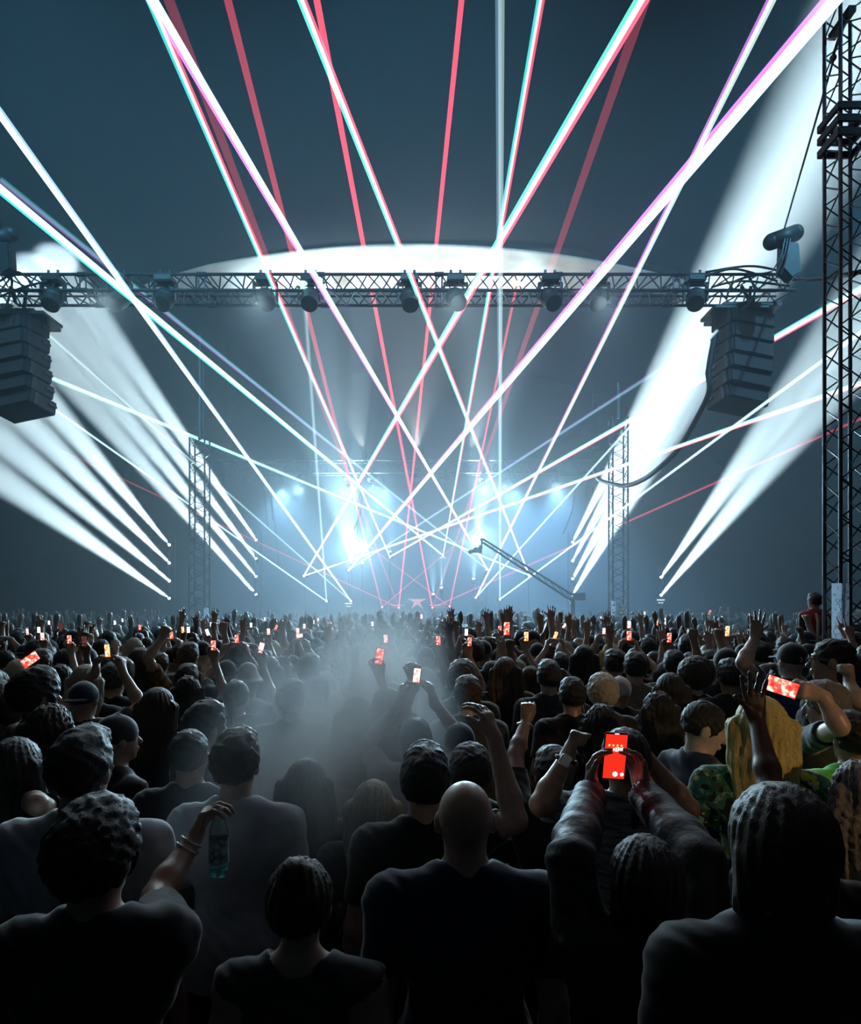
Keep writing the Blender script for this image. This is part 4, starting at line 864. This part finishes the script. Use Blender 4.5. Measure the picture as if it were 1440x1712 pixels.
# ---------------------------------------------------------------- phones
def screen_mat(name, a, b, c, s, sc=30):
    m = bpy.data.materials.new(name); m.use_nodes = True; nt = m.node_tree; nt.nodes.clear(); N = nt.nodes.new; L = nt.links.new
    o = N('ShaderNodeOutputMaterial'); e = N('ShaderNodeEmission'); e.inputs[1].default_value = s; tc = N('ShaderNodeTexCoord'); n = N('ShaderNodeTexNoise'); n.inputs['Scale'].default_value = sc; r = N('ShaderNodeValToRGB')
    el = r.color_ramp.elements; el[0].position = .35; el[0].color = (*a, 1); el[1].position = .66; el[1].color = (*c, 1); q = el.new(.5); q.color = (*b, 1)
    L(tc.outputs['Object'], n.inputs['Vector']); L(n.outputs[0], r.inputs[0]); L(r.outputs[0], e.inputs[0]); L(e.outputs[0], o.inputs['Surface']); m.cycles.emission_sampling = 'NONE'; return m
SC = dict(red=screen_mat('screen_red', (.9, .02, .02), (1, .10, .06), (1, .85, .7), 1.8), orange=screen_mat('screen_orange', (1, .12, .03), (1, .35, .08), (1, .95, .75), 2.2), pink=screen_mat('screen_pink', (.9, .2, .2), (1, .5, .45), (1, .95, .9), 2.2),
          white=screen_mat('screen_white', (.8, .7, .85), (1, .95, 1), (1, 1, 1), 2.6), dim=screen_mat('screen_dim', (.12, .03, .03), (.2, .05, .05), (.3, .1, .1), .6), big=glow('screen_plain_red', (1, .035, .015), .95))
PB = MB().box((0, 0, 0), (.076, .009, .156)).mesh('phone_body', .003)
SCR = MB().box((0, -.0052, 0), (.069, .0012, .146)).mesh('phone_screen'); PB.materials.append(M['black'])
FL = MB().tube((0, 0, 0), (0, -.004, 0), .012, n=10).mesh('torch'); SCR.materials.append(SC['red'])
def phone(p, tilt, yaw, col, label, s=1., group=None, lamp=False):
    r = empty('phone', p); r.rotation_euler = (.12, tilt, yaw); r.scale = (s, s, s); tag(r, label, 'phone', group)
    link('casing', PB, None, r); o = link('screen', SCR, None, r); oset(o, SC[col]); return r
bp = phone(PH, .05, 0, 'big', 'largest red phone screen held up between two hands', 1.0)
MB().poly([(math.cos(a)*.0085, math.sin(a)*.0085) for a in [k*math.pi/8 for k in range(16)]], .001, loc=(.004, -.0065, -.058)).put('shutter_button', M['strip'], bp)
MB().poly([(math.cos(a)*.006, math.sin(a)*.006) for a in [k*math.pi/8 for k in range(16)]], .001, loc=(.026, -.0065, -.058)).put('thumbnail', M['strip'], bp)
YL = glow('screen_yellow', (1, .65, .2), 1.2)
for k in range(4): MB().poly([(-.003, -.003), (.003, -.003), (.004, .003), (-.002, .004)], .001, loc=(-.022+k*.013, -.0065, .037)).put('shown_lamp', YL, bp)
for x, hgt in ((-.008, .010), (-.001, .013), (.006, .016), (.013, .011), (.019, .015)): MB().box((x+.002, -.0065, .024), (.005, .001, hgt)).put('shown_light', M['strip'], bp)
MB().box((0, -.0065, .0755), (.014, .001, .003)).put('top_notch', M['strip'], bp)
phone(P(1307, 1148, 2.98), -1.25, -.1, 'red', 'sideways red phone with a pale case held out before the man in teal', 1.0)
phone(P(51, 1103, 4.2), 1.0, 0, 'red', 'tilted red phone above the curly head near the picture edge', .85)
# ---------------------------------------------------------------- phone holders in the crowd: px, py, height in px, tilt, screen
PHN = [(635, 1097, 28, .2, 'red'), (697, 1129, 17, .12, 'pink'), (847, 1051, 23, 0, 'red'), (836, 1053, 13, 0, 'red'), (880, 1064, 16, 0, 'orange'), (929, 1062, 10, .3, 'orange'), (733, 1071, 16, 0, 'red'), (645, 1068, 11, 0, 'pink'),
       (983, 1048, 13, 0, 'orange'), (1010, 1055, 10, 0, 'pink'), (1052, 1044, 13, 0, 'pink'), (1052, 1063, 17, 0, 'red'), (1098, 1040, 12, 0, 'orange'), (1114, 1039, 13, 0, 'white'), (1119, 1066, 17, 0, 'red'), (1192, 1052, 12, 0, 'red'),
       (1216, 1055, 18, 0, 'orange'), (1187, 1024, 8, .3, 'red'), (116, 1069, 13, 0, 'red'), (180, 1088, 22, 0, 'orange'), (278, 1052, 11, 0, 'pink'), (287, 1062, 11, 0, 'red'), (306, 1053, 11, 0, 'orange'), (403, 1043, 10, 0, 'orange'),
       (437, 1083, 12, .3, 'pink'), (396, 1068, 8, 0, 'red'), (449, 1056, 11, 0, 'pink'), (462, 1049, 8, .5, 'red'), (553, 1047, 14, -.2, 'pink'), (501, 1063, 7, 1.4, 'pink'), (498, 1055, 7, 0, 'pink'), (509, 1047, 7, 0, 'pink'), (357, 1079, 9, 0, 'red'),
       (572, 1050, 6, 0, 'pink'), (705, 1031, 8, 0, 'pink'), (684, 1037, 6, 1.4, 'pink'), (347, 1057, 9, -.3, 'white'), (102, 1048, 16, -.1, 'dim'), (141, 1072, 18, 0, 'dim'), (906, 1027, 6, 0, 'pink'), (914, 1035, 5, 0, 'pink'), (944, 1046, 9, .6, 'pink'),
       (832, 1040, 8, -.4, 'white'), (866, 1032, 7, 0, 'pink'), (82, 1041, 6, 0, 'white'), (166, 1036, 5, 0, 'orange'), (215, 1037, 5, 0, 'white'), (234, 1049, 6, 0, 'red'), (46, 1056, 6, 0, 'pink'), (65, 1053, 6, 0, 'white'), (71, 1064, 5, 0, 'pink'),
       (443, 1035, 6, 0, 'pink'), (507, 1034, 6, 0, 'pink'), (524, 1040, 6, 0, 'white'), (532, 1036, 6, 0, 'pink'), (669, 1032, 6, 0, 'white'), (596, 1030, 5, .5, 'white'), (1005, 1033, 5, 0, 'pink'), (1207, 1033, 5, 0, 'white'), (315, 1053, 5, 0, 'white'),
       (299, 1039, 5, 0, 'white'), (353, 1044, 5, 0, 'white'), (1037, 1021, 4, 0, 'white'), (1078, 1025, 5, 0, 'white'), (826, 1036, 5, 0, 'white'), (872, 1027, 5, 0, 'pink'), (896, 1036, 6, 0, 'white'), (780, 1057, 4, 0, 'white'), (785, 1073, 6, 0, 'red'),
       (748, 1031, 5, 0, 'white'), (739, 1039, 5, 0, 'pink'), (623, 1043, 5, 0, 'white'), (474, 1040, 4, 0, 'pink'), (420, 1045, 5, 0, 'white'), (205, 1037, 4, 0, 'white'), (192, 1041, 4, 0, 'white'), (1137, 1028, 4, 0, 'white'), (960, 1040, 5, 0, 'pink')]
POSES = dict(
    idle=(pose(mir(DOWN), DOWN), dict(), 'standing with arms down'), idlef=(pose(mir(DOWN), DOWN, (.2, 0, .05)), dict(female=True), 'standing with arms down'),
    fist=(pose(mir(DOWN), FIST), dict(), 'punching one fist up'), openl=(pose(mir(OPEN), DOWN, (-.1, -.1, 0)), dict(female=True), 'raising one open hand'),
    both=(pose(mir(OPEN), OPEN, (0, -.15, 0)), dict(), 'holding both open hands high'), reach=(pose(mir(REACH), FIST), dict(female=True), 'with arms spread wide overhead'),
    point=(pose(mir(CUPPED), POINT), dict(), 'pointing one finger up'), clap=(pose(mir(CLAP), CLAP), dict(female=True), 'clapping overhead'),
    heads=(pose(mir(HEADS), HEADS), dict(), 'with both arms folded over the head'), cups=(pose(mir(CUPPED), CUPPED, (0, .3, 0)), dict(female=True, vest=True), 'looking down with both hands together'),
    ph2=(pose(mir(PHONE2), PHONE2), dict(), 'filming with both hands'), ph1=(pose(mir(DOWN), PHONE1), dict(female=True), 'filming with one raised hand'))
def lib(k, h=.013): return body_set('pose_'+k, POSES[k][0], h=h, **POSES[k][1])
STY = [('short', 'black'), ('short', 'brown'), ('crop', 'black'), ('curly', 'brown'), ('quiff', 'black'), ('cap', 'black'), ('cap', 'charcoal'), ('snapback', 'navy')]
STF = [('long', 'brown'), ('straight', 'pale'), ('straight', 'brown'), ('wavy', 'black'), ('bun', 'brown'), ('tail', 'black'), ('bob', 'brown'), ('long', 'black'), ('wavy', 'blonde')]
def zone(px, d):
    if d < 6:
        z = [(130, 'by the tilted phone at the picture edge'), (300, 'near the leopard print top'), (450, 'around the pale bucket hat'), (620, 'in the smoke plume'), (760, 'below the two mid-air phones'), (900, 'under the double phone screens'), (1050, 'near the flat square hair'), (1180, 'near the big soft rimmed hair'), (1330, 'around the waving open hand'), (9999, 'near the tall tower')]
    else:
        z = [(110, 'below the cut-off speaker stack'), (300, 'below the outermost lamp column'), (420, 'in front of the banner tower'), (560, 'before the lamp column inside the banner tower'), (690, 'in front of the booth, banner tower side'), (830, 'in front of the booth, crane side'), (970, 'below the camera crane arm'), (1090, 'in front of the tower with the sagging cable'), (1250, 'below the lamp column near the tall tower'), (9999, 'beyond the steward')]
    w_ = [t for x, t in z if px < x][0]
    return w_, ('close to us' if d < 4.5 else 'a few rows in' if d < 6 else 'in the middle rows' if d < 8.5 else 'in the deeper rows' if d < 11 else 'far back')
used = {}
def lab_person(pk, hair, hcol, shirt, px, d):
    w_, dep = zone(px, d); hat = hair in ('cap', 'snapback')
    t = f"{'capped' if hat else FIX[hair]+' '+hcol+' haired'} person {POSES[pk][2]} {w_}, {dep}"
    if len(t.split()) > 16: t = f"{'capped' if hat else hcol+' haired'} person {POSES[pk][2]} {w_}"
    return ' '.join(t.split()[:16])
NP = 0
def crowd_person(x, y, pk, s, rz, fem):
    global NP
    hair, hc = random.choice(STF if fem else STY); sh = random.choice(['black']*5+['charcoal']*4+['grey', 'white', 'navy', 'maroon', 'olive', 'sand']); px = 720+x/y*FP
    lb = lab_person(pk, hair, hc, sh, px, y); used[lb] = used.get(lb, 0)+1; NP += 1
    person(lib(pk), (hair,), (x, y, 0), s, rz, random.choice([0, 0, 1, 1, 2, 3]), sh, hc, lb, lb if True else None)
FARH = []
CN2 = dict(red='red', orange='orange', pink='pink', white='white', dim='dark')
phn_lab = {}
bases = []
for (px, py, hp_, tl, cl) in PHN:
    k = .156*FP/hp_; d = max(min(k, 25, 320/max(6, py-1015)), 3.4); w_, dep = zone(px, d); sz = 'tiny' if hp_ < 7 else 'small' if hp_ < 12 else 'lit'
    bases.append((f"{'tilted ' if tl > .25 else ''}{sz} {CN2[cl]} phone screen {w_}", px))
def phone_label(i):
    b_, x_ = bases[i]; same = sorted(x for b, x in bases if b == b_)
    return b_ if len(same) == 1 else ' '.join(f"{ORD[same.index(x_)]} {b_}".split()[:16])
for i, (px, py, hp_, tl, cl) in enumerate(PHN):
    k = .156*FP/hp_; d = min(k, 25, 320/max(6, py-1015)); d = max(d, 3.4)
    z = P(px, py, d).z
    while z < 1.55 and d > 4: d *= .95; z = P(px, py, d).z
    sc = min(1.5, max(.5, hp_*d/FP/.156)); p = P(px, py, d)
    w_, dep = zone(px, d); sz = 'tiny' if hp_ < 7 else 'small' if hp_ < 12 else 'lit'
    lb = phone_label(i)
    phone(p, tl, random.uniform(-.3, .3), cl, lb, sc)
    one = i%2 == 0; pk = 'ph1' if one else 'ph2'; hx = .12 if one else 0; hy = .25 if one else .33; hz_ = 2.0 if one else 1.95
    s = max(.82, min(1.1, z/hz_)); x = p.x-hx*s; y = d-hy*s+.02
    TAKEN.append((x, y))
    if d < 13: crowd_person(x, y, pk, s, 0, one)
    else: FARH.append((x, y, pk, s))
# ---------------------------------------------------------------- the rest of the individual crowd
rows = []
for _ in range(60000):
    y = random.uniform(3.3, 15.5); x = random.uniform(-.70, .70)*y+random.uniform(-.3, .3)
    if not spot_free(x, y, .40 if y > 5 else .50): continue
    px = 720+x/y*FP
    if abs(x-TX) < .5 and abs(y-TD) < .6: continue
    if px > 1290 and (8 < y < 11.5): continue
    if y < 5.2 and 1225 < px < 1420: continue
    if y < 3.9 and 1090 < px: continue
    TAKEN.append((x, y)); rows.append((x, y))
rows.sort(key=lambda t: t[1])
MAXP = 298-len([o for o in bpy.data.objects if o.get('category') == 'person'])
PK = ['idle']*5+['fist']*2+['both', 'point', 'heads', 'idle', 'both']; PF = ['idlef']*5+['openl']*2+['reach', 'clap', 'cups', 'openl']
for n_, (x, y) in enumerate(rows):
    fem = random.random() < .45; pk = random.choice(PF if fem else PK); s = random.gauss(.945 if fem else 1.0, .03)
    if y < 4.8 and pk in ('both', 'reach', 'clap', 'point', 'fist'): pk = 'idlef' if fem else 'idle'
    if y > 9 and random.random() < .12: pk = random.choice(['openl', 'reach'] if fem else ['both', 'fist', 'point'])
    if n_ < MAXP: crowd_person(x, y, pk, max(.86, min(1.06, s)), random.gauss(0, .25), fem)
    else: FARH.append((x, y, pk, s))
# ---------------------------------------------------------------- the far crowd, too many to count, as one object
for _ in range(60000):
    y = random.uniform(13, 28.6); x = random.uniform(-.72, .72)*y
    if len(TAKEN) > 1750 or not spot_free(x, y, .5 if y < 20 else .62): continue
    if any(abs(x-P(q, 0, 19).x) < .6 and abs(y-19) < .8 for q in (334, 1034)): continue
    TAKEN.append((x, y)); FARH.append((x, y, random.choice(['idle']*9+['idlef']*8+['fist', 'both', 'openl', 'reach', 'clap', 'point']), random.gauss(.98, .04)))
lowm = {}
for k in POSES:
    ms = person_meshes('low', POSES[k][0], h=.046, low=True, **{a: b for a, b in POSES[k][1].items() if a != 'vest'}); out = []
    hm = hair_mesh('low', 'straight' if POSES[k][1].get('female') else 'short', h=.044)
    for me, mi in ((ms['body'], 0), (ms['shirt'], 1), (ms['trousers'], 2), (hm, 3)):
        v = np.zeros(len(me.vertices)*3, np.float32); me.vertices.foreach_get('co', v); v = v.reshape(-1, 3)
        f = np.zeros(len(me.polygons)*4, np.int32); me.polygons.foreach_get('vertices', f); f = f.reshape(-1, 4)
        if mi == 2: bpy.data.meshes.remove(me); continue
        f = f[v[f].mean(1)[:, 2] > (1.05 if mi == 0 else .95)]
        if mi == 0 and k not in ():
            pass
        out.append((v, f, mi)); bpy.data.meshes.remove(me)
    lowm[k] = out
VV, FF, MI = [], [], []; nv = 0
for (x, y, pk, s) in FARH:
    a = random.gauss(0, .3); R = np.array([[math.cos(a), -math.sin(a), 0], [math.sin(a), math.cos(a), 0], [0, 0, 1]], np.float32); sm_ = random.choice([1, 1, 1, 4, 5, 1])
    for v, f, mi in lowm[pk]:
        used_v, inv = np.unique(f, return_inverse=True); vv = (v[used_v]@R.T)*s+np.array((x, y, 0), np.float32)
        VV.append(vv); FF.append(inv.reshape(-1, 4)+nv); nv += len(vv); MI.append(np.full(len(f), sm_ if mi == 1 else mi, np.int32))
me = make_mesh('far_crowd', np.concatenate(VV), np.concatenate(FF))
for m_ in (mat('far_skin', (.16, .11, .085), .5), SH['black'], TR, HR['black'], SH['grey'], SH['navy']): me.materials.append(m_)
me.polygons.foreach_set('material_index', np.concatenate(MI)); fc = link('far_crowd', me); tag(fc, 'dense far crowd with raised arms reaching back to the stage', 'crowd', kind='stuff')
print('people', NP, 'far', len(FARH), 'far faces', len(me.polygons))
# ---------------------------------------------------------------- smoke plume over the near crowd
m = bpy.data.materials.new('smoke'); m.use_nodes = True; nt = m.node_tree; nt.nodes.clear(); N = nt.nodes.new; L = nt.links.new
o = N('ShaderNodeOutputMaterial'); vs = N('ShaderNodeVolumeScatter'); vs.inputs['Anisotropy'].default_value = .3; vs.inputs['Color'].default_value = (.92, .97, 1, 1)
tc = N('ShaderNodeTexCoord'); ln_ = N('ShaderNodeVectorMath'); ln_.operation = 'LENGTH'; mr = N('ShaderNodeMapRange'); mr.inputs[1].default_value = 1.; mr.inputs[2].default_value = .15; mr.interpolation_type = 'SMOOTHSTEP'
nz = N('ShaderNodeTexNoise'); nz.inputs['Scale'].default_value = 1.6; nz.inputs['Detail'].default_value = 3; nr = N('ShaderNodeMapRange'); nr.inputs[1].default_value = .36; nr.inputs[2].default_value = .66
mu = N('ShaderNodeMath'); mu.operation = 'MULTIPLY'; m2 = N('ShaderNodeMath'); m2.operation = 'MULTIPLY'; m2.inputs[1].default_value = SMOKE
L(tc.outputs['Object'], ln_.inputs[0]); L(ln_.outputs['Value'], mr.inputs[0]); L(tc.outputs['Object'], nz.inputs['Vector']); L(nz.outputs[0], nr.inputs[0])
L(mr.outputs[0], mu.inputs[0]); L(nr.outputs[0], mu.inputs[1]); L(mu.outputs[0], m2.inputs[0]); L(m2.outputs[0], vs.inputs['Density']); L(vs.outputs[0], o.inputs['Volume'])
m.cycles.volume_step_rate = 2.
sm = MB().ball((0, 0, 0), 1.0, seg=24).put('smoke', m, loc=P(580, 1225, 3.7)); sm.scale = (.68, 2.2, 1.0); sm.rotation_euler = (-.05, .25, 0); tag(sm, 'pale blue smoke plume rising out of the near crowd', 'smoke', kind='stuff')
